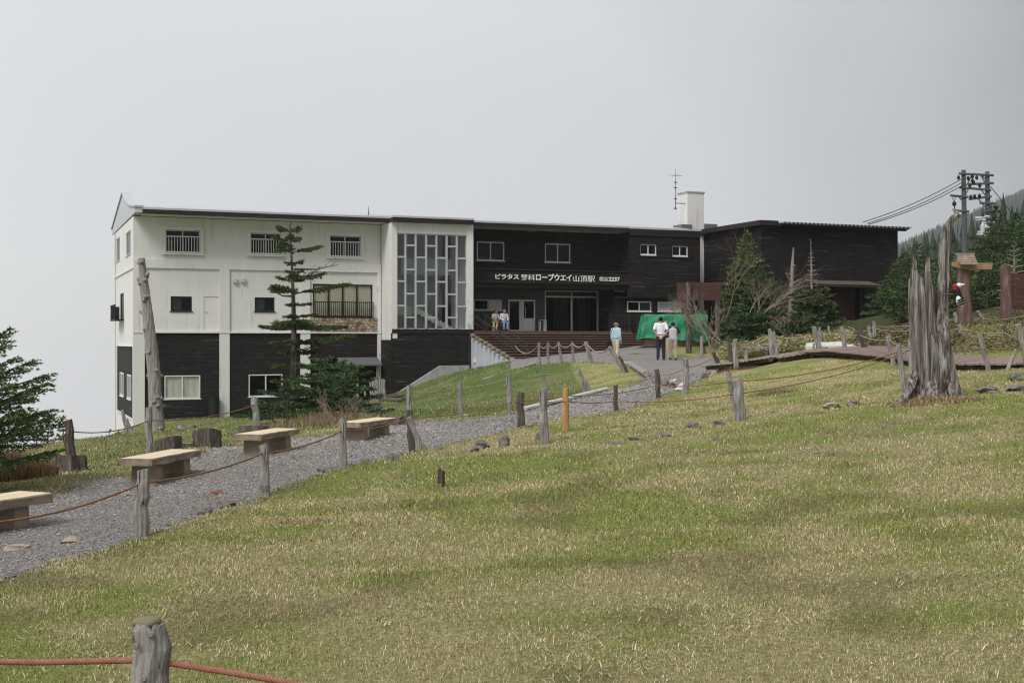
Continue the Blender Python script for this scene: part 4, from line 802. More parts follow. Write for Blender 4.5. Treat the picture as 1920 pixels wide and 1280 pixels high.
post(1083,686,1100,739,35,.12,'grey_wood','tall leaning bank post with a stub against its foot',gb)
post(1097,712,1108,739,34.8,.10,'grey_wood','short stub propped against the tall leaning bank post',gb)
gs='small posts with a pale rope before the entrance steps'
for tx,ty,bx,by in ((1011,642,1011,675),(1028,642,1027,680),(1047,641,1053,683),(1073,641,1075,682)): post(tx,ty,bx,by,46.5,.105,'dead_wood','slim brown post in the row with a slack pale rope before the steps',gs)
post(1098,640,1109,680,45.5,.15,'grey_wood','grey slanting post ending the row before the steps',gs)
post(1143,650,1172,708,40,.15,'grey_wood','long grey log leaning far over beside the plaza edge beam',gs)
post(1161,668,1178,708,39.5,.10,'dark_wood','dark short log leaning beside the long grey one',gs)
gr='posts along the boardwalk'
RL=[(1337,660,1353,702,36,.18,'dark_wood','brown tilted post at the plaza corner by the boardwalk end'),(1366,630,1373,686,34.5,.16,'dark_wood','twisted dark post strapped to a pale one at the boardwalk end'),(1378,636,1380,690,34,.22,'grey_wood','stout pale post strapped to a twisted dark one'),
(1443,617,1448,655,37,.2,'grey_wood','pale post behind the grey plank tables'),(1450,622,1459,680,34,.15,'grey_wood','narrow post in front of the grey plank tables'),
(1526,612,1539,675,33,.2,'grey_wood','big leaning post with a white stub at its foot'),(1537,613,1539,648,37,.13,'grey_wood','thin post behind the big leaning one'),(1527,643,1521,677,32.6,.10,'grey_wood','short white stub beside the big leaning post'),(1553,611,1558,630,44,.13,'grey_wood','small far post among the yellow bamboo grass'),
(1578,612,1585,676,32.6,.17,'grey_wood','grey post before the pale squared logs'),(1609,612,1624,685,31.5,.2,'dark_wood','black streaked post leaning over the boardwalk edge'),(1628,611,1634,655,36,.13,'grey_wood','round topped post behind the boardwalk bend'),(1639,602,1640,650,38,.15,'grey_wood','upright post near the green patch before the shutter'),
(1664,629,1677,695,28.3,.15,'grey_wood','grey leaning post on the near side of the boardwalk'),(1683,646,1697,736,22,.14,'grey_wood','grey leaning post right beside the broken stump'),(1707,634,1709,692,27,.17,'grey_wood','round topped pale post half behind the broken stump'),
(1798,608,1805,645,34,.17,'grey_wood','pale post on the bank behind the broken stump'),(1790,585,1795,612,38,.16,'grey_wood','mossy post in front of the roofed signpost'),(1834,583,1846,614,38,.17,'grey_wood','tilted post between the signpost and the brown board'),(1883,610,1888,650,33,.14,'dark_wood','short dark post on the bank under the brown board'),
(1836,625,1855,700,24.5,.13,'grey_wood','blotched leaning post past the boardwalk'),(1908,608,1930,692,25,.17,'grey_wood','broad grey post where three ropes meet'),(1905,655,1887,709,24,.10,'grey_wood','thin prop slanting into the broad rope post')]
for a_ in RL: post(*a_[:5],a_[5]*.72,a_[6],a_[7],gr)
gl_='posts set on stumps left of the path'
post(128,787,137,870,17.6,.13,'dark_wood','dark post rising from a sawn stump near the dry tuft',gl_)
post(279,763,281,842,21,.12,'grey_wood','grey post with an orange rope knot beside a sawn stump',gl_)
post(476,743,484,803,25,.14,'grey_wood','grey post rising behind a stump near the fir thicket',gl_)
o=post(230,768,246,822,34,.10,'grey_wood','dead pole leaning by the corner of the white building','leaning poles by the building corner',name='leaning_pole'); o['category']='pole'
o=post(237,785,264,824,33.5,.12,'grey_wood','forked pale pole crossing another by the building corner','leaning poles by the building corner',name='leaning_pole'); o['category']='pole'
def sag(pts,s=.05,n=8):
    """rope line through fixed points with a little slack between them"""
    out_=[]; ss=s if hasattr(s,'__len__') else [s]*(len(pts)-1)
    for (a,b),k in zip(zip(pts,pts[1:]),ss):
        for i in range(n): t_=i/n; p=a.lerp(b,t_); p=p.copy(); p.z-=k*4*t_*(1-t_); out_.append(p)
    out_.append(pts[-1]); return out_
def rope(pts,r,m,label,s=.05,group=None,name='rope'):
    m_=MB(); m_.tube(sag(pts,s),r,6); o=m_.build(name,m,smooth=True); return tag(o,label,'rope',group)
# foreground three-strand rope
def laid(pts,r,label):
    ps=sag(pts,0,60); m_=MB(); L=0
    for k in range(3):
        q_=[]; L=0
        for i,p in enumerate(ps):
            if i: L+=(p-ps[i-1]).length
            d=(ps[min(i+1,len(ps)-1)]-ps[max(0,i-1)]).normalized(); a_=Vector((0,0,1)); a_=(a_-d*a_.dot(d)).normalized(); b_=d.cross(a_); th=L/.045*2*math.pi+k*2.094
            q_.append(p+(a_*math.cos(th)+b_*math.sin(th))*r*.55)
        m_.tube(q_,r*.52,6)
    o=m_.build('rope','rope_red',smooth=True); return tag(o,label,'rope','ropes of the fence')
gro='ropes of the fence'
laid([P(-160,1236,4.45),P(60,1241,4.5),P(262,1237,4.5)],.0115,'thick twisted red rope reaching the big weathered post from one side')
laid([P(310,1241,4.5),P(420,1258,4.45),P(545,1279,4.4),P(760,1330,4.3)],.0115,'thick twisted red rope sloping down away from the big weathered post')
rope([P(-160,1015,8.4),P(0,978,9.3),P(266,905,10.7),P(494,849,13.9),P(642,807,16.2),P(768,783,18.8)],.0095,'rope','orange rope threaded through the posts facing the benches',.05,gro)
rope([P(768,783,18.8),P(976,750,21),P(1061,742,20),P(1232,722,27.4),P(1371,715,21),P(1683,660,22)],.0085,'rope','orange rope running over the fresh orange post to the lawn pair',[.06,.02,.06,.05,.10],gro)
rope([P(976,754,21),P(1019,752,18),P(1061,752,20),P(1154,752,24),P(1385,738,20),P(1709,655,27)],.0085,'rope','lower orange rope running past the thin black post to the stump',[.02,.02,.03,.06,.12],gro)
rope([P(767,737,25),P(862,727,27),P(955,708,27),P(1020,702,34.5),P(1085,690,35)],.010,'rope_pale','pale rope along the posts of the grass bank',.04,gro)
rope([P(966,648,56),P(1011,645,46.5),P(1028,644,46.5),P(1047,643,46.5),P(1073,643,46.5),P(1099,642,45.5),P(1143,652,40)],.022,'rope_pale','slack pale rope festooned along the little posts before the steps',[.35,.17,.17,.17,.17,.25],gro)
rope([P(1178,714,31),P(1232,703,27.5),P(1286,689,27),P(1340,668,36),P(1370,648,34.5)],.0085,'rope','thin rope crossing the plaza mouth',.06,gro)
rope([P(1378,648,34),P(1447,628,35),P(1530,627,33),P(1555,622,44),P(1570,618,46)],.013,'rope_pale','pale rope sagging behind the grey plank tables',[.12,.1,.1,.03],gro)
rope([P(1580,620,32.6),P(1612,628,31.5),P(1668,637,28.3),P(1709,650,27)],.012,'rope_pale','straw coloured rope dipping between the posts beyond the boardwalk bend',.06,gro)
rope([P(1630,615,36),P(1720,619,36),P(1799,616,34),P(1883,624,33),P(1915,627,25)],.012,'rope_pale','straw coloured rope crossing the bank behind the stump',.05,gro)
rope([P(1640,612,38),P(1792,598,38),P(1838,597,38),P(1925,590,37),P(1990,588,36)],.012,'rope_pale','far rope on the upper bank below the signs',.08,gro)
rope([P(1709,655,27),P(1843,640,24.5),P(1912,626,25)],.0085,'rope','middle orange rope behind the stump toward the broad post',.05,gro)
rope([P(1698,657,22),P(1760,657,22.5),P(1845,654,24.4),P(1912,653,25),P(1990,650,25)],.0085,'rope','nearly level orange rope passing the slanting prop',.02,gro)
rope([P(-140,880,15),P(30,838,16.5),P(129,808,17.6),P(279,788,21),P(478,759,25)],.009,'rope','orange rope strung between the stump posts left of the path',.09,gro)
# ================================================================ benches
def bench(cx,cy,zs_,ang,label,L=1.32,w=.42,th=.085,m0='bench_wood',redend=False):
    gz=float(hz(cx,cy)); b=empty('plank_bench',(cx,cy,gz),ang); tag(b,label,'bench','low plank benches beside the path')
    m_=MB(); h=zs_-gz; rg=random.Random(label); xs=np.linspace(-L/2,L/2,9); rings=[]
    for x in xs:
        j=lambda:rg.uniform(-.012,.012); rings.append([(-w/2+j(),x,h-th+j()*.5),(w/2+j(),x,h-th+j()*.5),(w/2+j(),x,h-.012),(w/2-.015,x,h),(-w/2+.015,x,h),(-w/2+j(),x,h-.012)])
    n=len(m_.v); m_.rings(rings); 
    m_.m=[]
    for f_ in m_.f:
        zz_=sorted(m_.v[i][2] for i in f_); m_.m.append(0 if len(f_)==4 and zz_[0]>h-.004 else 1)
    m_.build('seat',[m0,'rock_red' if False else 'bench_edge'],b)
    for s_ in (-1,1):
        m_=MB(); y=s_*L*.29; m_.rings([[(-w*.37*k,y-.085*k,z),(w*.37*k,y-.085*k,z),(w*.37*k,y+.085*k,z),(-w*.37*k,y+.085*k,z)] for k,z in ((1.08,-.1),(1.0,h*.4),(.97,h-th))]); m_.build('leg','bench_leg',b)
    return b
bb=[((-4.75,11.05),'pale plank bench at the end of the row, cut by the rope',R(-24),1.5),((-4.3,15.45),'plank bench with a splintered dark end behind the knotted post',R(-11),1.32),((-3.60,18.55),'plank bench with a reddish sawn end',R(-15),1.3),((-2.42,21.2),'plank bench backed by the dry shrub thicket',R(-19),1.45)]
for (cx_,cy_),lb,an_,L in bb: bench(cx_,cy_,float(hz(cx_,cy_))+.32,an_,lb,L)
# ================================================================ stumps and logs
def stump(x,Z,d,h,label,m='bark',tilt=(0,0),seed=0,group='sawn stumps beside the path'):
    b=G(x,Z); rg=random.Random(seed+int(x)); e=empty('tree_stump',b); tag(e,label,'stump',group); n=22; m_=MB(); rings=[]; rr=[rg.uniform(.86,1.12) for _ in range(n)]; r2=[rg.uniform(.95,1.05) for _ in range(n)]
    for z,k in ((-.12,1.15),(.02,1.10),(h*.35,1.0),(h*.8,.97),(h,.96)):
        rings.append([(math.cos(6.283*i/n)*d/2*k*rr[i]*r2[(i+int(z*60))%n],math.sin(6.283*i/n)*d/2*k*rr[i],z+(tilt[0]*math.cos(6.283*i/n)+tilt[1]*math.sin(6.283*i/n))*d/2*(z/h if z>0 else 0)) for i in range(n)])
    m_.rings(rings,cap=False); m_.build('bark',m,e)
    m_=MB(); m_.poly([(x_*.985,y_*.985,z_-.004) for x_,y_,z_ in rings[-1]]); m_.build('cut_face','dead_wood',e); return e
stump(130,17.4,.46,.24,'squat sawn stump carrying a dark post',tilt=(0,-.1)); stump(312,20.6,.50,.22,'broad flat stump with bark flaking off',tilt=(.3,-.2)); stump(388,21.6,.48,.30,'rounded tilted stump with white bark scars',tilt=(.1,-.35)); stump(475,24.6,.56,.20,'stump with a pale split in front of the grey post',tilt=(0,-.1)); stump(352,21.3,.22,.14,'small low stump between two larger ones'); stump(745,25.2,.32,.16,'small dark stump at the far path edge',tilt=(.3,0)); stump(292,21.4,.2,.2,'small reddish stump at the foot of the knotted rope post')
# tall dead trunk
def deadtrunk():
    b=G(297,28); e=empty('dead_trunk',b); tag(e,'tall grey leaning dead trunk full of branch knots before the white building','dead tree')
    pts=[P(x,y,28)-b for x,y in ((296,830),(295,800),(292,760),(290,720),(287,680),(283,640),(277,590),(272,550),(268,515),(265,484))]; r=[.20,.165,.15,.142,.138,.132,.118,.104,.09,.075]; rg=random.Random(3)
    m_=MB(); m_.tube([pts[0]]+[pts[i].lerp(pts[i+1],f_) for i in range(len(pts)-1) for f_ in (.25,.5,.75,1)],[r[0]]+[r[i]+(r[i+1]-r[i])*f_ for i in range(len(pts)-1) for f_ in (.25,.5,.75,1)],18,jit=.045,rg=rg); m_.build('trunk','grey_wood',e)
    for k in range(34):
        f=rg.uniform(.03,.98)*(len(pts)-1); i=min(int(f),len(pts)-2); p=pts[i].lerp(pts[i+1],f-i); rr=r[i]; a=rg.uniform(0,6.28); d=Vector((math.cos(a),math.sin(a),.35))
        m_=MB(); m_.tube([p+d*rr*.7,p+d*(rr+.012),p+d*(rr+rg.uniform(.02,.055))],[.06,.045,.03],7,jit=.1,rg=rg); m_.build('knot','grey_wood',e)
deadtrunk()
# ================================================================ rocks
def rock(x,y,wp,hp,m='rock',label='',Z=None,seed=0):
    h_=G(x,Z) if Z else Vector(hit(x,y)); s=wp/F*h_.y; hh=max(hp/F*h_.y,.04); rg=np.random.default_rng(int(x*7+y+seed))
    import bmesh
    bm=bmesh.new(); bmesh.ops.create_icosphere(bm,subdivisions=2,radius=1); off=rg.uniform(0,50,3)
    for v in bm.verts:
        c=v.co; n=1+.32*math.sin(c.x*2.3+off[0])*math.cos(c.y*2.1+off[1])+.2*math.sin(c.z*4+off[2]+c.x*3)+rg.uniform(-.07,.07); v.co=(c.x*n*s*.5,c.y*n*s*.40,c.z*n*hh*.75)
    me=bpy.data.meshes.new('rock'); bm.to_mesh(me); bm.free(); me.materials.append(MATS[m]); o=link('rock',me,None,h_+Vector((0,0,hh*.25)),(0,0,rg.uniform(0,3))); tag(o,label,'rock','rocks along the path and lawn'); return o
for a_ in [(731,868,26,20,'rock','dark hollow looking rock at the lawn edge between two posts'),(612,884,34,10,'rock','long low rock beside the third path post'),(690,870,28,9,'rock','flat rock short of the dark hollow rock'),(422,952,44,16,'rock','grey rock heap on the path edge past the drilled post'),(378,966,46,16,'rock','broad mossy rock on the path edge past the drilled post'),(335,982,40,12,'rock','low rock at the foot of the drilled post'),(408,927,30,9,'rock_red','reddish flat stone lying in the gravel'),(384,935,18,7,'rock','small brown stone next to the reddish one'),(360,939,14,6,'rock','smallest brown stone in line with the reddish one'),(18,1087,50,16,'rock','weathered rock half sunk at the gravel border'),(130,1019,46,12,'rock_tan','flat tan stone with a shadowed edge in the gravel'),(28,1030,60,7,'rock_tan','flat pale slab flush in the gravel'),(905,838,30,14,'rock','mossy rock on the lawn crest left of the tall post'),(946,834,26,17,'rock','rounded brown rock on the lawn crest left of the tall post'),(1008,826,12,14,'rock','dark stone behind the tall grey post'),
    (1246,820,46,9,'rock','flat dark rock sunk in the middle lawn'),(1304,801,26,11,'rock','black low rock in the middle lawn'),(1200,826,44,9,'rock','long flush rock in the middle lawn'),(1150,834,46,9,'rock','pale flush rock in the middle lawn'),(1348,797,22,11,'rock','grey pointed rock near the lawn pair'),(1346,826,18,8,'rock','small grey stone below the lawn pair'),(1560,764,38,11,'rock_tan','tan rounded rock in the lawn'),(1598,760,34,8,'rock','low dark rock beside the tan one'),(1850,733,46,8,'rock','flat grey slab near the stump roots'),(1906,730,46,10,'rock','thick grey slab beyond the stump'),(1246,724,18,14,'rock','brown rock by the blackened post'),(1262,727,16,13,'rock_red','rusty stone leaning on the white stones'),(1278,733,26,13,'rock_pale','white block at the plaza mouth'),(1262,720,14,10,'rock_pale','smaller white block at the plaza mouth'),(1322,712,16,13,'rock','grey rock at the plaza border'),(1338,705,16,10,'rock_tan','tan rock at the plaza border'),(870,780,16,6,'rock_tan','tan stone stacked at the foot of the bank post'),(870,786,28,5,'rock','flat slab at the foot of the bank post'),(342,806,22,10,'rock','mossy rock near the dead trunk'),(362,804,14,9,'rock','dark stone near the dead trunk'),(1905,712,26,12,'rock','rock under the slanting prop'),(700,872,12,8,'rock','pebble sized stone by the third path post'),(556,858,16,6,'rock','dark flat stone under the third bench'),(820,845,20,8,'rock','mossy stone in the turf beside the path'),(890,846,20,10,'rock','turf covered stone below the lawn crest')]: rock(*a_)
# ================================================================ log kerbs on the bank and plaza
def beam(pa,pb,r,m,label,name='log_kerb',flat=.7,cat='log',group='timber edging of bank and plaza'):
    m_=MB(); c=pa; rg=random.Random(label); k=6; m_.tube([(pa.lerp(pb,i/k)-c)+Vector((rg.uniform(-.01,.01),rg.uniform(-.01,.01),rg.uniform(-.008,.008))) for i in range(k+1)],[r*rg.uniform(.92,1.05) for _ in range(k+1)],9,jit=.05,rg=rg,flat=flat); o=m_.build(name,m,None,c); return tag(o,label,cat,group)
def up_(v,dz): return v+Vector((0,0,dz))
beam(up_(G(982,27.2),.05),up_(G(1137,32.6),.08),.075,'rock_pale','long pale log edging the path at the foot of the bank')
beam(up_(G(905,47),.06),up_(G(1003,47.5),.10),.09,'grey_wood','pale plank slanting down the bank from the steps')
beam(up_(G(1181,43.5),.05),up_(G(1213,37.2),.10),.13,'grey_wood','squared grey beam at the plaza corner')
beam(up_(G(958,49.5),.03),up_(G(1182,44.3),.03),.09,'concrete','thin pale kerb along the plaza edge')
beam(up_(G(690,62),.18),up_(G(756,55),.15),.08,'dark_wood','old plank lying by the tower foot','loose_plank',group='planks by the tower foot',cat='plank'); beam(up_(G(700,58),.12),up_(G(742,60),.10),.10,'dark_wood','split plank thrown across another by the tower foot','loose_plank',group='planks by the tower foot',cat='plank'); beam(up_(G(715,56),.08),up_(G(757,53),.04),.14,'dark_wood','dark board tilted at the tower foot','loose_plank',group='planks by the tower foot',cat='plank')
for i,(x,t_,b_) in enumerate(((696,716,752),(700,708,750),(704,707,748),(708,708,746),(712,705,744),(716,710,742),(721,712,745))):
    o=post(x+(i%3)-1,t_,x,b_,57,.12,'grey_wood','rough upright picket of the little screen by the basement door','pickets by the basement door',name='picket'); o['category']='picket'
o=post(684,722,685,748,57,.10,'grey_wood','lone short picket beside the fir thicket'); o['category']='picket'
m_=MB(); b_=G(401,65.2); m_.tube([(0,0,-.3),(0,0,1.05)],.28,14); m_.tube([(0,0,1.05),(0,0,1.1)],.3,14); o=m_.build('rubbish_bin','black_metal',None,b_); tag(o,'black bin standing against the white column of the basement','bin')
# small brown marker stake on the lawn
b_=Vector(hit(828,917)); e=empty('marker_stake',b_); tag(e,'pair of small brown stakes marking the open lawn','stake')
m_=MB(); m_.box(.005,.035,-.015,.015,-.08,.205); m_.build('stake','brown_stake',e); m_=MB(); m_.box(-.045,-.001,-.012,.012,.065,.235); m_.build('plate','dark_wood',e)
# ================================================================ boardwalk
bw=[(1352,681,36),(1400,676,34.8),(1470,672,33.5),(1540,668,33),(1600,671,31.5),(1680,678,29.5),(1760,684,28),(1850,688,26.8),(1960,694,25.6),(2060,700,25)]
cl=[P(*q_) for q_ in bw]; 
for i,c in enumerate(cl): c.z=max(c.z,float(hz(c.x,c.y))+.16)
bwo=MB(); 
for a_,b_ in zip(cl,cl[1:]):
    for s_ in (-.45,.45):
        n_=Vector((-(b_-a_).y,(b_-a_).x,0)).normalized()*s_; bwo.tube([a_+n_-Vector((0,0,.12)),b_+n_-Vector((0,0,.12))],.075,6)
W_=bwo.build('boardwalk','dark_wood'); tag(W_,kind='structure')
tot=0; 
for k,(a_,b_) in enumerate(zip(cl,cl[1:])):
    L=(b_-a_).length; n_=max(1,int(L/.16)); ang=math.atan2((b_-a_).y,(b_-a_).x); me=None
    for i in range(n_):
        c=a_.lerp(b_,(i+.5)/n_); 
        if me is None: m_=MB(); w_=L/n_*.47; m_.box(-w_,w_,-.68,.68,-.045,0,ch=.006); o=m_.build('plank','grey_wood' if k<2 else 'boardwalk',W_,c,rot=(.085,0,ang)); me=o.data
        else: o=link('plank',me,W_,c,(.085+random.uniform(-.01,.01),random.uniform(-.02,.02),ang+random.uniform(-.02,.02)))
# plank tables by the boardwalk
for i,(x,Z,zt,lb) in enumerate(((1425,37.5,649,'grey plank table standing lower beside the boardwalk'),(1462,38.5,644,'grey plank table standing a little higher beside the boardwalk'))):
    t=P(x,zt,Z); gz=float(hz(t.x,t.y)); e=empty('plank_table',(t.x,t.y,gz),R(-8)); tag(e,lb,'table','plank tables by the boardwalk'); h=t.z-gz
    for j in range(3): m_=MB(); m_.box(-.55,.55,-.33+j*.225,-.33+j*.225+.21,h-.06,h,ch=.006); m_.build('top_board','grey_wood',e)
    for sx in (-.42,.42):
        for sy in (-.25,.25): m_=MB(); m_.box(sx-.05,sx+.05,sy-.05,sy+.05,-.1,h-.06); m_.build('leg','grey_wood',e)
beam(P(1514,654,35.5),P(1584,651,35),.19,'rock_pale','pale squared log lying beyond the boardwalk','squared_log',.9,group='pale logs beyond the boardwalk'); beam(P(1585,657,34),P(1630,657,33.5),.2,'rock_pale','shorter pale squared log behind the black streaked post','squared_log',.9,group='pale logs beyond the boardwalk'); beam(P(1580,647,38),P(1612,646,38),.12,'grey_wood','grey log lying behind the pale squared ones','squared_log',.9,group='pale logs beyond the boardwalk')
# ================================================================ broken stump with carved woodpecker
def bigsnag():
    b=G(1745,20); e=empty('broken_snag',b); tag(e,'tall silvery broken stump with a jagged crown and tall spire on the lawn','dead tree'); rg=random.Random(11)
    def pp(x,y,dz=0): return P(x,y,20+dz)-b
    def column(prof,n,crown,ph0,jag=.3,dy=0,depth=.85):
        m_=MB(); rings=[]; ph=[rg.uniform(0,6.28) for _ in range(6)]
        for y,xa,xb in prof:
            A,B=pp(xa,y),pp(xb,y); cx_,r=(A.x+B.x)/2,(B.x-A.x)/2; z=A.z; fl=max(0,(y-700)/60); rr=[]
            for i in range(n):
                a=6.283*i/n; g_=1+.09*math.sin(5*a+ph[0])+.08*math.sin(9*a+ph[1]+z*.5)+.10*math.sin(14*a+ph[2]-z*.4)+.06*math.sin(23*a+ph[3]+z*.8)+fl*.10*math.sin(4*a+ph[4])+rg.uniform(-.02,.02)
                rr.append((cx_+math.cos(a)*r*g_,dy+math.sin(a)*r*depth*g_,z))
            rings.append(rr)
        if crown:
            hs=[rg.uniform(0,1)**2*jag for i in range(n)]; last=rings[-1]; cxx=sum(p[0] for p in last)/n
            rings.append([(cxx+(p[0]-cxx)*.95,dy+(p[1]-dy)*.95,p[2]+.04+hs[i]) for i,p in enumerate(last)]); rings.append([(cxx+(p[0]-cxx)*.72,dy+(p[1]-dy)*.72,p[2]-.25) for p in last]); rings.append([(cxx+(p[0]-cxx)*.5,dy+(p[1]-dy)*.5,p[2]-.8) for p in last])
        m_.rings(rings); return m_
    column([(768,1682,1812),(756,1690,1800),(742,1698,1790),(718,1706,1784),(690,1708,1781),(665,1710,1778),(645,1712,1774),(632,1714,1770)],44,True,0,.12).build('trunk','snag',e)
    column([(690,1711,1756),(640,1709,1753),(610,1708,1751),(585,1707,1749),(560,1707,1748),(545,1707,1746)],40,True,1,.32,-.02,.95).build('broken_shaft','snag',e)
    def spire(pts,rad,nm='spire',flat=.8): q_=MB(); q_.tube([pp(*p) for p in pts],[r_/F*20 for r_ in rad],13,jit=.17,rg=rg,flat=flat); q_.build(nm,'snag',e)
    spire([(1770,755,-.15),(1771,715,-.22),(1770,690,-.18),(1769,640,-.12),(1768,600,-.05),(1767,570),(1767,548),(1771,525),(1771,505),(1768,482),(1771,458),(1776,434),(1780,420),(1787,409),(1796,403),(1801,406)],[16,14,12.5,11.5,11,10.5,11.5,11,10,10,10.5,8.5,7,6,6.5,3])
    spire([(1780,420),(1788,408),(1797,404),(1793,398),(1786,392)],[4,6,5,3.5,1.2],'spire')
    spire([(1714,600,.0),(1712,560,.0),(1711,530),(1713,508),(1715,492),(1711,480),(1705,472)],[7,8,6.5,5,4,3,1.2])
    spire([(1741,590,.0),(1741,560,.0),(1740,535),(1739,512),(1740,494),(1741,482)],[7,8.5,7,5.5,4,1.5])
    spire([(1722,580,.05),(1722,545,.05),(1722,525,.05),(1723,513,.05)],[6,6,4,1.2]); spire([(1732,580,.1),(1732,545,.1),(1731,530,.1),(1732,518,.1)],[6,6,4,1.2]); spire([(1750,600,.1),(1752,575,.1),(1752,552,.1),(1753,540,.1)],[5,5,4,1.2])
    # root flares
    for pts,rad in (([(1712,700,-.2),(1706,725,-.35),(1696,745,-.5),(1678,764,-.6)],[10,9,7,4]),([(1775,715,-.2),(1786,738,-.3),(1797,752,-.3)],[10,8,4]),([(1745,720,-.35),(1750,745,-.5),(1752,762,-.6)],[12,10,5]),([(1700,730,-.2),(1690,752,-.35),(1676,768,-.4)],[6,5,3]),([(1800,738,-.1),(1806,748,-.1),(1806,766,-.1)],[4,9,9])): spire(pts,rad,'root',1)
bigsnag()
def woodpecker():
    c=P(1800,548,19.8); e=empty('carved_woodpecker',c); tag(e,'painted wooden woodpecker with red cap and striped wing fixed to the broken stump','carving')
    k=19.8/F
    def ell(nm,m,cx,cy,rx,ry,ang,ty=.06,yo=0):
        import bmesh
        bm=bmesh.new(); bmesh.ops.create_uvsphere(bm,u_segments=14,v_segments=9,radius=1); ca,sa=math.cos(ang),math.sin(ang)
        for v in bm.verts:
            x,y,z=v.co.x*rx*k,v.co.y*ty,v.co.z*ry*k; v.co=(x*ca-z*sa+cx*k,y+yo,x*sa+z*ca+cy*k)
        me=bpy.data.meshes.new(nm); bm.to_mesh(me); bm.free(); me.materials.append(MATS[m]); return link(nm,me,e)
    ell('body','black_paint',-4,-8,8,22,R(12)); ell('head','white_paint',-2,13,6,4.5,R(15)); ell('red_cap','red_paint',-9,11,4.5,5,0,.062); ell('neck','red_paint',-9,6,4,4,0)
    m_=MB(); m_.tube([Vector((1*k,0,14*k)),Vector((5*k,0,14.6*k)),Vector((9.5*k,0,15*k))],[.025,.018,.003],7); m_.build('beak','white_paint',e)
    ell('eye','black_paint',-1,14.5,.9,.9,0,.066,-.0)
    w=ell('wing','white_paint',-3,-16,6,13,R(18),.07,-.01)
    for yy in (-14,-19,-24): m_=MB(); m_.tube([Vector(((-10+(yy+24)*.2)*k,-.083,(yy-2.2)*k)),Vector((-4*k,-.089,yy*k)),Vector((4.5*k,-.074,(yy+3.5)*k))],.012,6); m_.build('wing_stripe','black_paint',w)
    m_=MB(); m_.tube([Vector((-10*k,.0,-4*k)),Vector((-30*k,.03,-4*k))],.015,6); m_.build('fixing_peg','dark_wood',e)
woodpecker()
# ================================================================ roofed signpost
def signpost():
    Z=38; k=Z/F; b=G(1809,Z); top=P(1809,497,Z); e=empty('roofed_signpost',b); tag(e,'log signpost with a tiny shingled roof and pointed wooden arms','signpost'); H=top.z-b.z; rg=random.Random(5)
    m_=MB(); m_.tube([(0,0,-.3),(0,0,.3),(-.03,0,H*.5),(-.05,0,H)],[.28,.23,.2,.17],12,jit=.06,rg=rg); m_.build('log_post','red_log',e)
    for x0,x1,z,yo in ((-28,4,-1,-.2),(4,49,-2,-.05)):
        m_=MB(); y0=yo; zc=H+z*k; hh=6*k
        pts=[(x0*k,zc-hh*(.6 if x0<0 else 1)),(x1*k,zc-hh),(x1*k+(3*k if x0>0 else 0),zc+hh),(x0*k,zc+hh)] if x0>0 else [(x0*k,zc-hh*.3),(x1*k,zc-hh*1.5),(x1*k,zc+hh*.8),(x0*k,zc+hh*.9)]
        m_.rings([[(p[0],y0,p[1]) for p in pts],[(p[0],y0+.06,p[1]) for p in pts]]); m_.build('sign_arm','arm_wood',e)
    z0=H+.02; zr=H+20*k; rx=16*k
    m_=MB(); m_.poly([(-rx*.9,-.33,z0),(-rx*.9,.33,z0),(-rx*.9,0,zr-.02)]); m_.poly([(rx*.8,-.33,z0),(rx*.8,0,zr-.02),(rx*.8,.33,z0)]); m_.build('roof_gable','grey_wood',e)
    for s_ in (-1,1):
        for i in range(5):
            f0,f1=i/5,(i+1)/5; m_=MB(); ya,yb=-s_*(.40*(1-f0)),-s_*(.40*(1-f1)-.02); za,zb_=z0-.05+(zr-z0+.05)*f0+.02,z0-.05+(zr-z0+.05)*f1
            xa,xb=-rx*1.05,rx*1.0
            m_.rings([[(xa,ya,za),(xb,ya,za),(xb,yb,zb_),(xa,yb,zb_)],[(xa,ya,za+.035),(xb,ya,za+.035),(xb,yb,zb_+.03),(xa,yb,zb_+.03)]]); m_.build('shingle_row','shingle',e)
    m_=MB(); m_.box(-rx*1.1,rx*1.05,-.06,.06,zr,zr+.04); m_.build('ridge_board','shingle',e)
signpost()
def board():
    Z=38; k=Z/F; b=G(1886,Z); e=empty('brown_signboard',b); tag(e,'big reddish brown plank board between thick log posts','signboard'); top=P(1886,498,Z).z-b.z; rg=random.Random(9)
    for x in (0,88): m_=MB(); m_.tube([(x*k,0,-.3),(x*k+.02,0,top*.5),(x*k-.03,0,top)],[.19,.17,.165],12,jit=.05,rg=rg); m_.build('log_post','red_log',e)
    z1,z0=P(1886,513,Z).z-b.z,P(1886,580,Z).z-b.z; n=7
    for i in range(n): m_=MB(); m_.box(.1,86*k,-.03,.03,z0+(z1-z0)*i/n+.004,z0+(z1-z0)*(i+1)/n-.004,ch=.006); m_.build('plank','rust_board',e)
board()
def board2():
    Z=56; k=Z/F; b=G(1291,Z); e=empty('route_board',b); tag(e,'plain rust brown board on a bark post behind the standing men','signboard'); rg=random.Random(2); top=P(1291,529,Z).z-b.z
    m_=MB(); m_.tube([(0,0,-.3),(.03,0,top*.3),(-.02,0,top*.6),(0,0,top)],[.13,.12,.115,.11],10,jit=.09,rg=rg); m_.build('post','bark',e)
    m_=MB(); m_.tube([(57*k,.25,-.3),(56*k,.25,top*.95)],[.13,.11],10,jit=.09,rg=rg); m_.build('post','bark',e)
    z1,z0=P(1291,529,Z).z-b.z,P(1291,563,Z).z-b.z
    for i in range(4): m_=MB(); m_.box(-21*k,62*k,.13,.18,z0+(z1-z0)*i/4+.003,z0+(z1-z0)*(i+1)/4-.003); m_.build('plank','rust_board',e)
board2()
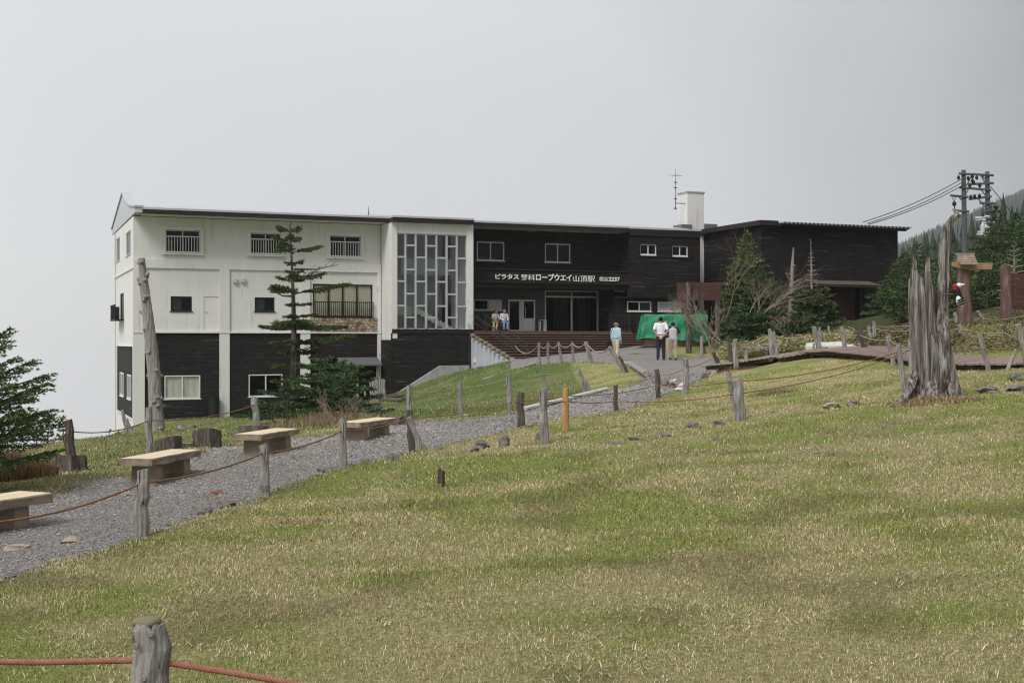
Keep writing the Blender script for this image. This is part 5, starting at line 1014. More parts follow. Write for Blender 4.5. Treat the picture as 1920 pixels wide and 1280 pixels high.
o=post(1283,573,1324,640,54.5,.15,'red_log','stripped pole leaning across the green sheet against the board post',None,name='leaning_pole'); o['category']='pole'
o=post(1316,630,1315,655,51,.14,'grey_wood','grey stake in the yellow bamboo grass',None,name='stake'); o['category']='stake'
# ================================================================ green sheet over stacked goods
def tarp():
    Z=58; L=P(1207,600,Z); Rr=P(1326,600,Z); b=G(1266,Z); e=empty('covered_stack',b); tag(e,'bright green tarpaulin draped over a low stack beside the steps','tarpaulin')
    hw=(Rr.x-L.x)/2; zt=P(1266,590,Z).z-b.z; zb_=P(1266,637,Z).z-b.z; rg=np.random.default_rng(3); nx_,nz_=70,26; V=[]; Fq=[]
    path=[(1.1,zb_),(1.0,zt),(-.1,zt+.02),(-.25,zb_)]   # back bottom, back top, front top, front bottom (y,z)
    for j in range(nz_+1):
        t_=j/nz_*3; i=min(int(t_),2); f=t_-i; y=path[i][0]*(1-f)+path[i+1][0]*f; z=path[i][1]*(1-f)+path[i+1][1]*f
        for q_ in range(nx_+1):
            u=q_/nx_; x=-hw+2*hw*u; d=max(0,(t_-2)) if t_>2 else 0
            fold=(math.sin(u*34+3*math.sin(u*9))*.5+math.sin(u*61+1)*.3+.6*math.sin(u*13+j*.25))*.035*d
            sl=(.25*(1-u*6) if u<1/6 else 0)*(-1)*d
            V.append((x+sl-.02*math.sin(j),y-fold-.06*d+.03*math.sin(u*17+j),z+.012*math.sin(u*23)*(t_>1)*(t_<2)+(.05*math.sin(u*19)+.09*math.sin(u*5))*(d if j==nz_ else d*.3)))
    for j in range(nz_):
        for q_ in range(nx_): a=j*(nx_+1)+q_; Fq.append((a,a+1,a+nx_+2,a+nx_+1))
    npmesh('sheet',V,Fq,'tarp_green',parent=e,smooth=True)
    for s_ in (-1,1):
        m_=MB(); x=s_*hw; yy=[(1.08,zb_),(1.0,zt-.01),(-.1,zt),(-.30,zb_)]; m_.poly([(x+s_*.02*(i%2)-(.25 if s_<0 and i in (0,3) else 0),y,z) for i,(y,z) in enumerate(yy)]); m_.build('sheet_end','tarp_green',e)
    m_=MB(); m_.box(-hw+.15,hw-.1,.02,.95,0,zt-.06); m_.build('stack','cardboard',e)
    o=MB(); o.box(hw+.1,hw+1.0,.9,1.4,.1,.7); o.build('crate','cardboard',e)
tarp()
# ================================================================ H frame power pole
def hpole():
    Z=92; k=Z/F; zg=float(hz((1808-960)/F*Z,Z)); b=Vector(((1808-960)*k,Z,zg)); e=empty('power_pole',b); tag(e,'twin timber power pole with many crossarms and insulators above the firs','power pole')
    def q_(x,y,dy=0): return P(x,y,Z)-b+Vector((0,dy,0))
    for x,yt in ((1806.5,319),(1851,322)): m_=MB(); t=q_(x,yt); m_.tube([(q_(x+3,500).x,0,-.5),t],[.22,.16],10); m_.build('pole','pole_wood',e)
    def arm(x0,y0,x1,y1,r=.09,nm='crossarm',m='pole_wood',dy=-.2): m_=MB(); m_.tube([q_(x0,y0,dy),q_(x1,y1,dy)],r,5); m_.build(nm,m,e)
    for a_ in ((1796,326,1861,329.5),(1813,346,1861,344),(1797,352,1856,357),(1815,374,1857,369),(1780,367,1814,370),(1787,395,1815,397),(1835,381,1866,382),(1840,399,1858,394)): arm(*a_)
    for a_ in ((1820,329,1810,349),(1817,347,1809,366),(1837,329,1850,352),(1832,347,1850,374),(1840,330,1852,345),(1796,369,1806,382),(1831,372,1849,392)): arm(*a_,.05,'brace','pole_metal')
    ins=[(1795,334),(1813,335),(1829,334),(1823,343),(1816,349),(1835,348),(1818,370),(1825,369),(1834,368),(1786,383),(1788,383),(1821,332),(1821,340)]
    for x,y in ins: m_=MB(); c=q_(x,y,-.25); m_.tube([c+Vector((0,0,-.16)),c+Vector((0,0,-.05)),c+Vector((0,0,.05)),c+Vector((0,0,.16))],[.05,.12,.12,.05],8); m_.build('insulator','black_metal',e)
    m_=MB(); rg=random.Random(8)
    for i in range(3):
        m_=MB(); c=q_(1838+i*4.5,431+(i%2)*2,-.5); m_.tube([c+Vector((0,0,-.45)),c+Vector((0,0,.3)),c+Vector((0,0,.4))],[.17,.17,.08],10); m_.build('transformer','galvanised',e)
    for x,y in ((1830,411),(1838,414),(1842,420),(1855,418),(1848,408),(1850,452),(1851,477),(1835,437)): m_=MB(); c=q_(x,y,-.4); m_.tube([c+Vector((-.2,0,.05)),c+Vector((.22,0,0))],.09,6); m_.build('fitting','galvanised',e)
    arm(1825,408,1846,408.5,.06,'crossarm','galvanised',-.4); arm(1826,414,1842,412,.06,'crossarm','galvanised',-.4); arm(1828,440,1852,440,.09,'transformer_bed','galvanised',-.4)
    for x in (1783,1787,1790): arm(x,369,1787,383,.018,'jumper','wire')
    arm(1788,383,1788,394,.04,'jumper','wire'); arm(1795,410,1789,500,.02,'guy','wire'); 
    arm(1855,350,1950,470,.03,'guy','wire')
    return b
hb=hpole()
for i,(y0,y1,xe) in enumerate(((334,416.5,1618),(341,419,1626),(347,421,1628))):
    a_=P(1806,y0,91.8); c=P(xe,y1,84); m_=MB(); m_.tube(sag([a_,c],.25,14),.028,5); o=m_.build('power_line','wire'); tag(o,'power cable running from the twin pole down to the black shed roof','cable','power cables to the shed')
# ================================================================ conifers and shrubs
def conifer(name,label,base,H,Rr,seed,clear=.08,whorl=.30,per=5,leaf=.10,prof=None,lean=(0,0),bare=(2,2),group=None,green=(.055,.088,.034),cat='fir tree',twd=.085,droop=.25,up=.25,trunk_r=None,azf=None,dens=1.0,upright=0.,lw=.32,tm='bark',lf_t=.9,brk=1,irr=0.):
    rg=np.random.default_rng(seed); e=empty(name,base); tag(e,label,cat,group); r0=trunk_r or H*.022+.02
    def tp(h): f=h/H; return np.array([lean[0]*f*H+.02*H*math.sin(f*5+seed)*.3,lean[1]*f*H,h])
    m_=MB(); k=9; m_.tube([tuple(tp(H*i/k)-(np.array([0,0,.2]) if i==0 else 0)) for i in range(k+1)],[r0*(1-.93*i/k) for i in range(k+1)],8); m_.build('trunk',tm,e)
    br=MB(); tw0=[];tw1=[]; h=clear*H
    while h<H*.985:
        t=(h-clear*H)/(H*(1-clear)); npb=max(3,int(round(per*(1-.25*t)+rg.uniform(-.6,.6)))); a0=rg.uniform(0,6.28); wf_=rg.uniform(1-irr,1+irr)
        for j in range(npb):
            a=a0+6.283*j/npb+rg.uniform(-.3,.3); pf=(prof(t) if prof else (1-t)**.85*min(1,.55+3*t)); L=Rr*max(.04,pf)*rg.uniform(.72,1.12)*wf_*(azf(a,t) if azf else 1)
            if L<.06: continue
            hd=np.array([math.cos(a),math.sin(a),0]); el=up+.55*max(0,t-.4)+upright+rg.uniform(-.08,.08); c0=tp(h+rg.uniform(-.05,.05)*whorl)
            f_=lambda s:c0+hd*s*L*.97+np.array([0,0,1])*(el*s-droop*s*s+droop*.35*s**3)*L
            seg=4; br.tube([tuple(f_(i/seg)) for i in range(seg+1)],[brk*max(.004,.028*L*(1-.85*i/seg)*.5+.003) for i in range(seg+1)],4,cap=False)
            if t>bare[0] and t<bare[1]: continue
            tl_=[]; n=max(3,int(L/twd*dens)); side=np.array([-hd[1],hd[0],0])
            for i in range(n):
                s=.16+.84*(i+rg.uniform(0,.8))/n; s=min(s,1); p=f_(s); sg=1 if i%2 else -1; tl=min(.5*L,(.50*(1-s)+.13)*L*rg.uniform(.7,1.15)+.03); d=hd*(.75+.3*s)+side*sg*(1.0-.55*s)+np.array([0,0,rg.uniform(-.10,.16)+.1*el]); d/=np.linalg.norm(d)
                tw0.append(p); tw1.append(d*tl)
            tw0.append(f_(.82)); tw1.append((f_(1.0)-f_(.82))*1.15)
        h+=whorl*rg.uniform(.75,1.25)*(1-.35*t)
    tw0.append(tp(H*.93)); tw1.append(np.array([0,0,H*.075]))
    bo=br.build('branches',tm,e,smooth=True)
    if H<2.6 or brk>1: bo['kind']='stuff'
    S=np.array(tw0); D=np.array(tw1); Ln=np.linalg.norm(D,axis=1); cnt=np.maximum(5,(Ln/(leaf*.095)*lf_t).astype(int)); idx=np.repeat(np.arange(len(S)),cnt); n=len(idx)
    f=rg.random(n); pos=S[idx]+D[idx]*f[:,None]; ax_=D[idx]/Ln[idx][:,None]; rv=rg.normal(size=(n,3)); rv[:,2]*=.55; rv-=ax_*(rv*ax_).sum(1)[:,None]; rv/=np.linalg.norm(rv,axis=1)[:,None]+1e-6
    ld=ax_*.75+rv*.72+np.array([0,0,.18]); ld/=np.linalg.norm(ld,axis=1)[:,None]; sz=leaf*rg.uniform(.55,1.1,n); sd=np.cross(ld,rg.normal(size=(n,3))); sd/=np.linalg.norm(sd,axis=1)[:,None]+1e-6
    w=sz*lw*.5; tip=pos+ld*sz[:,None]; midp=pos+ld*(sz*.45)[:,None]
    V=np.stack([pos,midp+sd*w[:,None],tip,midp-sd*w[:,None]],1).reshape(-1,3); Fq=(np.arange(n)[:,None]*4+np.array([0,1,2,3])).astype(int)
    c=np.array(green)*rg.uniform(.55,1.45,n)[:,None]; tipn=(f>.72)&(rg.random(n)<.55); c[tipn]*=np.array([1.55,1.45,1.15])
    fo=npmesh('foliage',V,Fq,'needles',np.repeat(c,4,0),parent=e); return e
def copytree(src,loc,s,rz,label,group=None):
    r=src.copy(); col.objects.link(r); r.location=loc; r.scale=(s,s,s); r.rotation_euler=(0,0,rz); r['label']=label
    if group: r['group']=group
    for ch in src.children: c=ch.copy(); col.objects.link(c); c.parent=r
    return r
# wind-clipped fir before the white building
Zf=34; b=G(553,Zf); Ht=P(545,420,Zf).z-b.z
def windprof(t): 
    return (.30+.55*(1-t))*(0.35+.9*abs(math.sin(t*13+.6))) if t<.86 else .85*(1-t)/.14*.6+.22
conifer('windswept_fir','tall thin wind-clipped fir with flat tiers before the white building',b,Ht,1.05,5,clear=.22,whorl=.36,per=4,leaf=.085,prof=windprof,lean=(-.022,0),azf=lambda a,t:1.15+.35*math.cos(a) if t<.8 else 1.0,up=.12,droop=.05,dens=2.2,irr=.5,green=(0.058,0.082,0.029),trunk_r=.13,twd=.06)
# bare crooked limbs on it
e_=bpy.data.objects['windswept_fir']; rg_=random.Random(6)
for x0,y0,x1,y1 in ((552,505,634,496),(551,515,590,521),(548,545,506,540),(549,555,512,546),(549,612,516,600),(549,616,514,612),(556,640,600,632),(557,655,590,648),(552,520,600,505)):
    a_=P(x0,y0,Zf)-b; c=P(x1,y1,Zf-.3)-b; m_=MB(); md=a_.lerp(c,.5)+Vector((0,0,-.06)); m_.tube([a_,md,c],[.035,.022,.006],5)
    for k in range(4): q_=a_.lerp(c,.4+.15*k); m_.tube([q_,q_+Vector((.12*(1 if c.x>a_.x else -1),rg_.uniform(-.15,.15),rg_.uniform(-.02,.12)))],[.012,.003],4)
    m_.build('dead_branch','bark',e_)
# fir thicket
gt='low firs of the thicket beside the path'
def bushprof(t): return (1-t)**.6
TH=[(600,31.5,668,.95,1,'dense spreading fir of the thicket, tallest under the thin fir'),(540,30.5,726,1.0,2,'low dark fir filling the thicket next to the basement window'),(650,32.5,684,.95,3,'bright green fir of the thicket nearest the basement door'),(575,29,778,.75,4,'lowest creeping fir in front of the thicket'),(665,29.5,755,.62,5,'small fir at the tower end of the thicket'),(715,27,772,.42,6,'tiny creeping fir sprig at the thicket edge'),(512,29.5,760,.7,7,'outlying low fir on the bench side of the thicket'),(625,30,700,.85,8,'layered fir in the middle of the thicket')]
for x,Z,yt,Rr,sd_,lb in TH:
    b=G(x,Z); Ht=P(x,yt,Z).z-b.z; conifer('thicket_fir',lb,b,max(.35,Ht),Rr*1.22,20+sd_,clear=.03,whorl=.24,per=7,leaf=.08,prof=lambda t:(1-t)**.45*min(1,.7+t),up=.13,droop=.10,dens=1.5,irr=.3,green=(0.048,0.085,0.031) if sd_!=3 else (.042,.080,.027),twd=.075,group=gt,lf_t=.8)
# the big fir reaching in from the left
b=G(-75,14.2); conifer('near_fir','large fir whose long needle boughs reach in over the dry tuft',b,1.66,1.42,77,clear=.12,whorl=.22,per=6,leaf=.05,prof=lambda t:(1-t)**.40*min(1,.7+1.2*t),up=.42,droop=.20,dens=1.0,green=(.078,.122,.042),twd=.05,lw=.36,cat='fir tree',lf_t=1.0)
gd='small firs below the crest in the mist'
for x,Z,yt,H_,lb in ((90,33,783,1.5,'dark fir tip rising behind the crest by the leaning post'),(118,34,780,1.6,'pointed fir tip rising from the misty slope'),(70,31,800,1.3,'lower fir tip near the dry tuft on the misty slope'),(206,36,806,1.1,'sparse sapling tip at the building corner'),(222,37,806,1.2,'stubby fir tip touching the white building corner')):
    t=P(x,yt,Z); conifer('misty_fir',lb,Vector((t.x,t.y,t.z-H_-.8)),H_+.8,.62,int(x),clear=.05,whorl=.17,per=6,leaf=.09,group=gd,green=(0.045,0.071,0.034),dens=1.0)
# firs before the annex
ga='firs in front of the black shed'
def annexfir(x,Z,yt,Rr,sd_,lb,**k):
    b=G(x,Z); H=P(x,yt,Z).z-b.z; return conifer('fir_tree',lb,b,H,Rr,sd_,whorl=.25,per=7,leaf=.155,group=ga,twd=.09,dens=1.4,**k)
annexfir(1402,60,436,1.85,101,'bright pointed fir rising behind the leafless shrub',clear=.1,green=(.085,.118,.040),up=.22,prof=lambda t:(1-t)**.85*min(1,.8+t))
annexfir(1425,58,505,1.75,102,'dark dense fir under the bright pointed one',clear=.04,green=(0.042,0.074,0.026)); annexfir(1452,57,530,1.5,103,'broad dark fir beside the white snag',clear=.03,green=(0.042,0.071,0.026)); annexfir(1375,57,590,1.3,104,'low fir mound behind the board post',clear=.02,green=(0.035,0.065,0.025)); annexfir(1400,53,590,1.35,105,'low dark fir skirt behind the plank tables',clear=.02,green=(0.038,0.071,0.026),prof=bushprof); annexfir(1440,53,585,1.3,109,'low spreading fir below the white snag',clear=.02,green=(0.042,0.074,0.026),prof=bushprof)
annexfir(1521,52,452,1.15,106,'narrow fir with a bare silver leader beside the shutter',clear=.02,bare=(.42,2),brk=2.6,tm='dead_wood',green=(0.058,0.088,0.029),prof=lambda t:(1-t)**.75 if t<.45 else .55*(1-t)); annexfir(1545,53,575,1.0,107,'low fir hugging the shutter edge',clear=.02,green=(0.045,0.078,0.027),prof=bushprof); annexfir(1508,51,590,1.1,108,'low fir in front of the bare topped one',clear=.02,green=(0.045,0.078,0.027),prof=bushprof)
# snag
b=G(1484,54); m_=MB(); e=empty('bare_snag',b); tag(e,'thin white leafless snag between the firs','dead tree',None); q_=[P(x,y,54)-b for x,y in ((1483,625),(1482,590),(1484,550),(1485,520),(1486,495),(1488,464))]; rg_=random.Random(14)
m_.tube(q_,[.12,.105,.09,.08,.065,.035],8,jit=.08,rg=rg_); m_.build('trunk','rock_pale' if False else 'dead_wood',e)
for x0,y0,x1,y1 in ((1484,533,1502,522),(1484,530,1474,515),(1485,540,1478,537),(1485,500,1492,496),(1484,545,1494,540),(1483,560,1474,556),(1484,515,1472,512)): m_=MB(); m_.tube([P(x0,y0,54)-b,P(x1,y1,53.8)-b],[.05,.012],5); m_.build('branch','dead_wood',e)
# leafless shrub
def shrub(name,label,base,H,spread,seed,depth=5,m='twig',nst=7,r0=.05,buds=False,cat='shrub'):
    rg=random.Random(seed); e=empty(name,base); tag(e,label,cat); st=MB(); tw=MB(); bd=[]
    def grow(p,d,L,r,k):
        q1=p+d*L*.5+Vector((rg.uniform(-1,1),rg.uniform(-1,1),0))*L*.06; q2=p+d*L
        (st if k>=depth-1 else tw).tube([p,q1,q2],[r,r*.85,r*.68],5 if k>2 else 3,cap=False)
        if k==0: bd.append(q2); return
        for i in range(2 if rg.random()<.6 else 3):
            nd=(d+Vector((rg.uniform(-1,1),rg.uniform(-1,1),rg.uniform(-.45,.6)))*.62).normalized(); grow(q2,nd,L*rg.uniform(.6,.85),r*.62,k-1)
    for i in range(nst):
        a=6.283*i/nst+rg.uniform(-.4,.4); s=spread*rg.uniform(.5,1.1); grow(Vector((math.cos(a)*.1,math.sin(a)*.1,-.05)),Vector((math.cos(a)*s,math.sin(a)*s*.7,1)).normalized(),H*rg.uniform(.27,.36),r0*rg.uniform(.7,1.1),depth)
    st.build('stems',m,e); tw.build('twigs',m,e)['kind']='stuff'
    return e
b=G(1372,54); shrub('leafless_shrub','wide leafless brown shrub in front of the bright fir',b,P(1372,470,54).z-b.z,1.35,8,depth=6,nst=6,r0=.052)
b=G(1340,53); shrub('small_bare_tree','slim bare young tree near the board post',b,2.1,.5,12,depth=4,nst=3,r0=.06)
b=G(1478,51); shrub('grey_brush','grey twiggy brush at the foot of the white snag',b,1.1,1.0,13,depth=4,nst=7,r0=.03)
b=G(640,29); shrub('dry_brush','brown twiggy brush in front of the fir thicket',b,.85,1.2,15,depth=4,nst=10,r0=.02)
b=G(690,28.5); shrub('dry_brush','low brown brush toward the tower end of the thicket',b,.6,1.3,16,depth=4,nst=9,r0=.015)
# forest to the right
gf='firs at the forest edge on the right'
FT=[(1700,58,470,1.7,'pointed fir hiding the shed corner'),(1668,60,520,1.5,'fir standing right against the shed end'),(1720,64,455,1.8,'tall fir just past the shed roof'),(1745,52,520,1.5,'dense fir behind the broken stump'),(1690,50,560,1.2,'low fir in front of the shed end'),(1775,56,500,1.7,'fir seen between the spires of the broken stump'),(1835,62,465,1.9,'fir behind the roofed signpost'),(1868,66,385,1.9,'tallest dark fir beside the twin power pole'),(1830,48,545,1.5,'fir filling the gap beside the roofed signpost'),(1905,64,400,2.0,'tall fir at the forest edge behind the brown board'),(1872,50,530,1.4,'fir directly behind the brown board post'),(1935,58,380,2.0,'large fir overshadowing the brown board'),(1800,72,470,1.9,'fir at the foot of the twin power pole'),(1890,48,560,1.1,'small bright fir under the brown board'),(1760,70,480,1.8,'deep forest fir behind the broken stump'),(1852,76,430,1.9,'fir partly hidden by the tallest dark fir'),(1960,70,370,2.1,'outermost tall fir of the forest edge'),(1925,46,520,1.3,'fir rising behind the brown board planks')]
FT+=[(1655,66,560,1.4,'fir squeezed against the far shed wall'),(1735,60,500,1.6,'fir just behind the crooked left spire of the stump'),(1790,50,560,1.2,'fir whose tip shows under the woodpecker'),(1815,58,500,1.6,'fir right behind the tiny shingled roof'),(1850,46,575,1.0,'low fir between the signpost and the brown board'),(1885,58,470,1.7,'fir between the tallest one and the brown board'),(1708,47,590,1.0,'low fir beside the stump on the bank'),(1762,46,588,1.0,'low bright fir behind the stump trunk'),(1690,72,480,1.7,'background fir peeping past the shed end'),(1840,80,450,2.0,'background fir between the two timbers of the power pole'),(1915,84,420,2.0,'background fir above the brown board')]
pro=[]; orig=(0,1,3,4,6,7,9,11,13)
for i,(x,Z,yt,Rr,lb) in sorted(enumerate(FT),key=lambda q:q[0] not in orig):
    b=G(x,Z); H=max(1.7,P(x,yt,Z).z-b.z)
    if i in (0,1,3,4,6,7,9,11,13): o=conifer('forest_fir',lb,b,H,Rr,300+i,clear=.03,whorl=.32,per=6,leaf=.16,group=gf,twd=.12,dens=1.15,green=(0.048,0.080,0.027) if i%2 else (.040,.070,.027),lf_t=.85); pro.append((o,H))
    else: s_,h0=min(pro,key=lambda q:abs(q[1]-H)); copytree(s_,b,H/h0,i*1.3,lb,gf)
o=conifer('bare_topped_fir','silver leafless young fir beside the brown board',G(1902,41),P(1902,455,41).z-G(1902,41).z,.75,402,clear=.1,whorl=.25,per=5,leaf=.1,bare=(-1,2),group=gf,brk=2.4,tm='dead_wood',prof=lambda t:(1-t)**.6)
# far forested slope: one mass of trees
def mass():
    rg=np.random.default_rng(42); n=11000; y=rg.uniform(85**1.4,1900**1.4,n)**(1/1.4); s=rg.uniform(.268,.50,n); x=s*y; keep=rg.random(n)<np.clip(.55+60/y,0,1); x,y=x[keep],y[keep]; z=hz(x,y); H=rg.uniform(5.5,10.5,len(x))*np.clip(.6+y/900,.6,1.7); kk=((z+H*1.05-CAMZ)/y<.5*(x/y-.152)+.003)|(y>1250); x,y,z,H=x[kk],y[kk],z[kk],H[kk]; n=len(x); Rr=H*rg.uniform(.17,.24,n); L=4; m=8; V=[];Fs=[]; C=[]
    for l in range(L):
        z0=z+H*(.06+.21*l); r=Rr*(1-.22*l)*1.0; top=np.stack([x,y,z0+H*.32],-1); a=rg.uniform(0,6.28,n)
        ring=[]
        for k in range(m): rr=r*(rg.uniform(.75,1.2,n) if k%2 else rg.uniform(.4,.6,n)); ring.append(np.stack([x+np.cos(a+6.283*k/m)*rr,y+np.sin(a+6.283*k/m)*rr,z0-rr*.12*(k%2)],-1))
        pts=np.stack([top]+ring,1); base=len(V)*0
        V.append(pts)
    V=np.concatenate(V,0); N=len(V); V=V.reshape(-1,3); tri=np.array([(0,1+k,1+(k+1)%m) for k in range(m)]); Fc=(tri[None]+(m+1)*np.arange(N)[:,None,None]).reshape(-1,3)
    c=np.tile(np.array([.022,.036,.020])*1.0,(N,1))*np.tile(rg.uniform(.6,1.4,n),L)[:,None]; o=npmesh('far_forest',V,Fc,'needles',np.repeat(c,m+1,0)); tag(o,'dark fir forest climbing the hillside into the cloud','forest',kind='stuff'); print('forest',n,len(Fc))
mass()
# ================================================================ low growth
def tufts(name,label,x,y,h,w,lean,colr,cat,kind='stuff',group=None): 
    o=blades(name,x,y,h,w,lean,colr,label,cat); 
    if kind!='stuff': del o['kind']
    if group: o['group']=group
    return o
def ring(cx_,cy_,rx,ry,n): a=rng.uniform(0,6.283,n); r=np.sqrt(rng.random(n)); return cx_+np.cos(a)*r*rx,cy_+np.sin(a)*r*ry
# bamboo grass beside the plaza: broad yellow green leaves
def sasa(name,label,polys,n,hgt=(.15,.55),cols=((.38,.33,.15),(.20,.225,.075),(.44,.385,.23))):
    xs=[];ys=[]
    for (x0,x1,Z0,Z1) in polys:
        k=n//len(polys); Z=rng.uniform(Z0,Z1,k); xs.append((rng.uniform(x0,x1,k)-960)/F*Z); ys.append(Z)
    x=np.concatenate(xs);y=np.concatenate(ys); k=pathmask(x,y)>.1; x,y=x[k],y[k]; n=len(x); z=hz(x,y)+rng.uniform(hgt[0],hgt[1],n)*(.1+.8*vnoise(x,y,1.1,31)*(.5+vnoise(x,y,.4,32))); a=rng.uniform(0,6.283,n); L=rng.uniform(.06,.13,n); el=rng.uniform(-.5,.45,n)
    d=np.stack([np.cos(a)*np.cos(el),np.sin(a)*np.cos(el),np.sin(el)],-1); s=np.stack([-np.sin(a),np.cos(a),rng.uniform(-.4,.4,n)],-1); w=L*.17; p=np.stack([x,y,z],-1)
    V=np.stack([p,p+d*(L*.4)[:,None]+s*w[:,None],p+d*L[:,None],p+d*(L*.4)[:,None]-s*w[:,None]],1).reshape(-1,3); c=np.array(cols)[rng.integers(0,3,n)]*rng.uniform(.6,1.25,n)[:,None]
    o=npmesh(name,V,np.arange(n*4).reshape(-1,4),'grass',np.repeat(c,4,0)); tag(o,label,'bamboo grass',kind='stuff')
sasa('bamboo_grass','yellow green dwarf bamboo grass bordering the plaza and boardwalk',[(1300,1440,38.5,50),(1360,1500,38,47),(1460,1600,36.5,46)],52000)
sasa('bank_undergrowth','brown and green undergrowth on the bank behind the boardwalk',[(1640,1800,31,42),(1760,1990,29,42),(1600,1700,33,45)],40000,(.02,.30),((.21,.17,.095),(.11,.13,.042),(.16,.12,.07)))
# dry tuft under the near fir, tufts around thicket and snag
def tuft(cx_,cy_,rx,ry,n,h,label,colr,name='dry_tuft',lean=(.2,.75),w=(.004,.009)):
    x,y=ring(cx_,cy_,rx,ry,n); r=np.hypot((x-cx_)/rx,(y-cy_)/ry); hh=h*(1.05-.75*r)*rng.uniform(.6,1.1,n); o=blades(name,x,y,hh,rng.uniform(*w,n),rng.uniform(*lean,n),np.array(colr)*rng.uniform(.5,1.25,n)[:,None],label,'grass tuft'); return o
tuft(-6.55,16.0,.75,.7,5200,.62,'big mound of dry brown grass under the near fir',(.26,.175,.095),lean=(.1,.6))
c=G(610,28.5); tuft(c.x,c.y,1.5,.8,3600,.5,'dry grass sprouting between the thicket firs',(.34,.26,.155))
c=G(700,27.3); tuft(c.x,c.y,.9,.5,2200,.28,'pale dry grass behind the last bench',(.36,.28,.16))
c=G(1748,19.4); tuft(c.x,c.y,.75,.5,2600,.20,'dead leaves and dry grass around the roots of the broken stump',(.38,.28,.17),lean=(.5,.97),w=(.006,.014))
c=G(1375,33.6); tuft(c.x,c.y,.7,.3,900,.22,'reddish dry grass at the boardwalk end',(.20,.12,.075))
c=G(1448,24.6); tuft(c.x,c.y,.5,.3,600,.18,'lone dry brown tussock on the lawn behind the ropes',(.24,.17,.10))
for x,y,rx,n,lb in ((560,790,.5,500,'straw heap beside the third bench'),(408,846,.5,500,'straw patch by the rounded tilted stump')): c=hit(x,y); tuft(c[0],c[1],rx,.35,n,.14,lb,(.42,.34,.21),lean=(.6,.97))
for x,y in ((290,905),(350,896),(520,845),(470,850),(690,826),(60,985),(115,975),(725,820)):
    c=hit(x,y); tuft(c[0],c[1],.32,.22,420,.085,'green grass tufts growing around the bench feet',(.085,.12,.03),name='bench_grass')
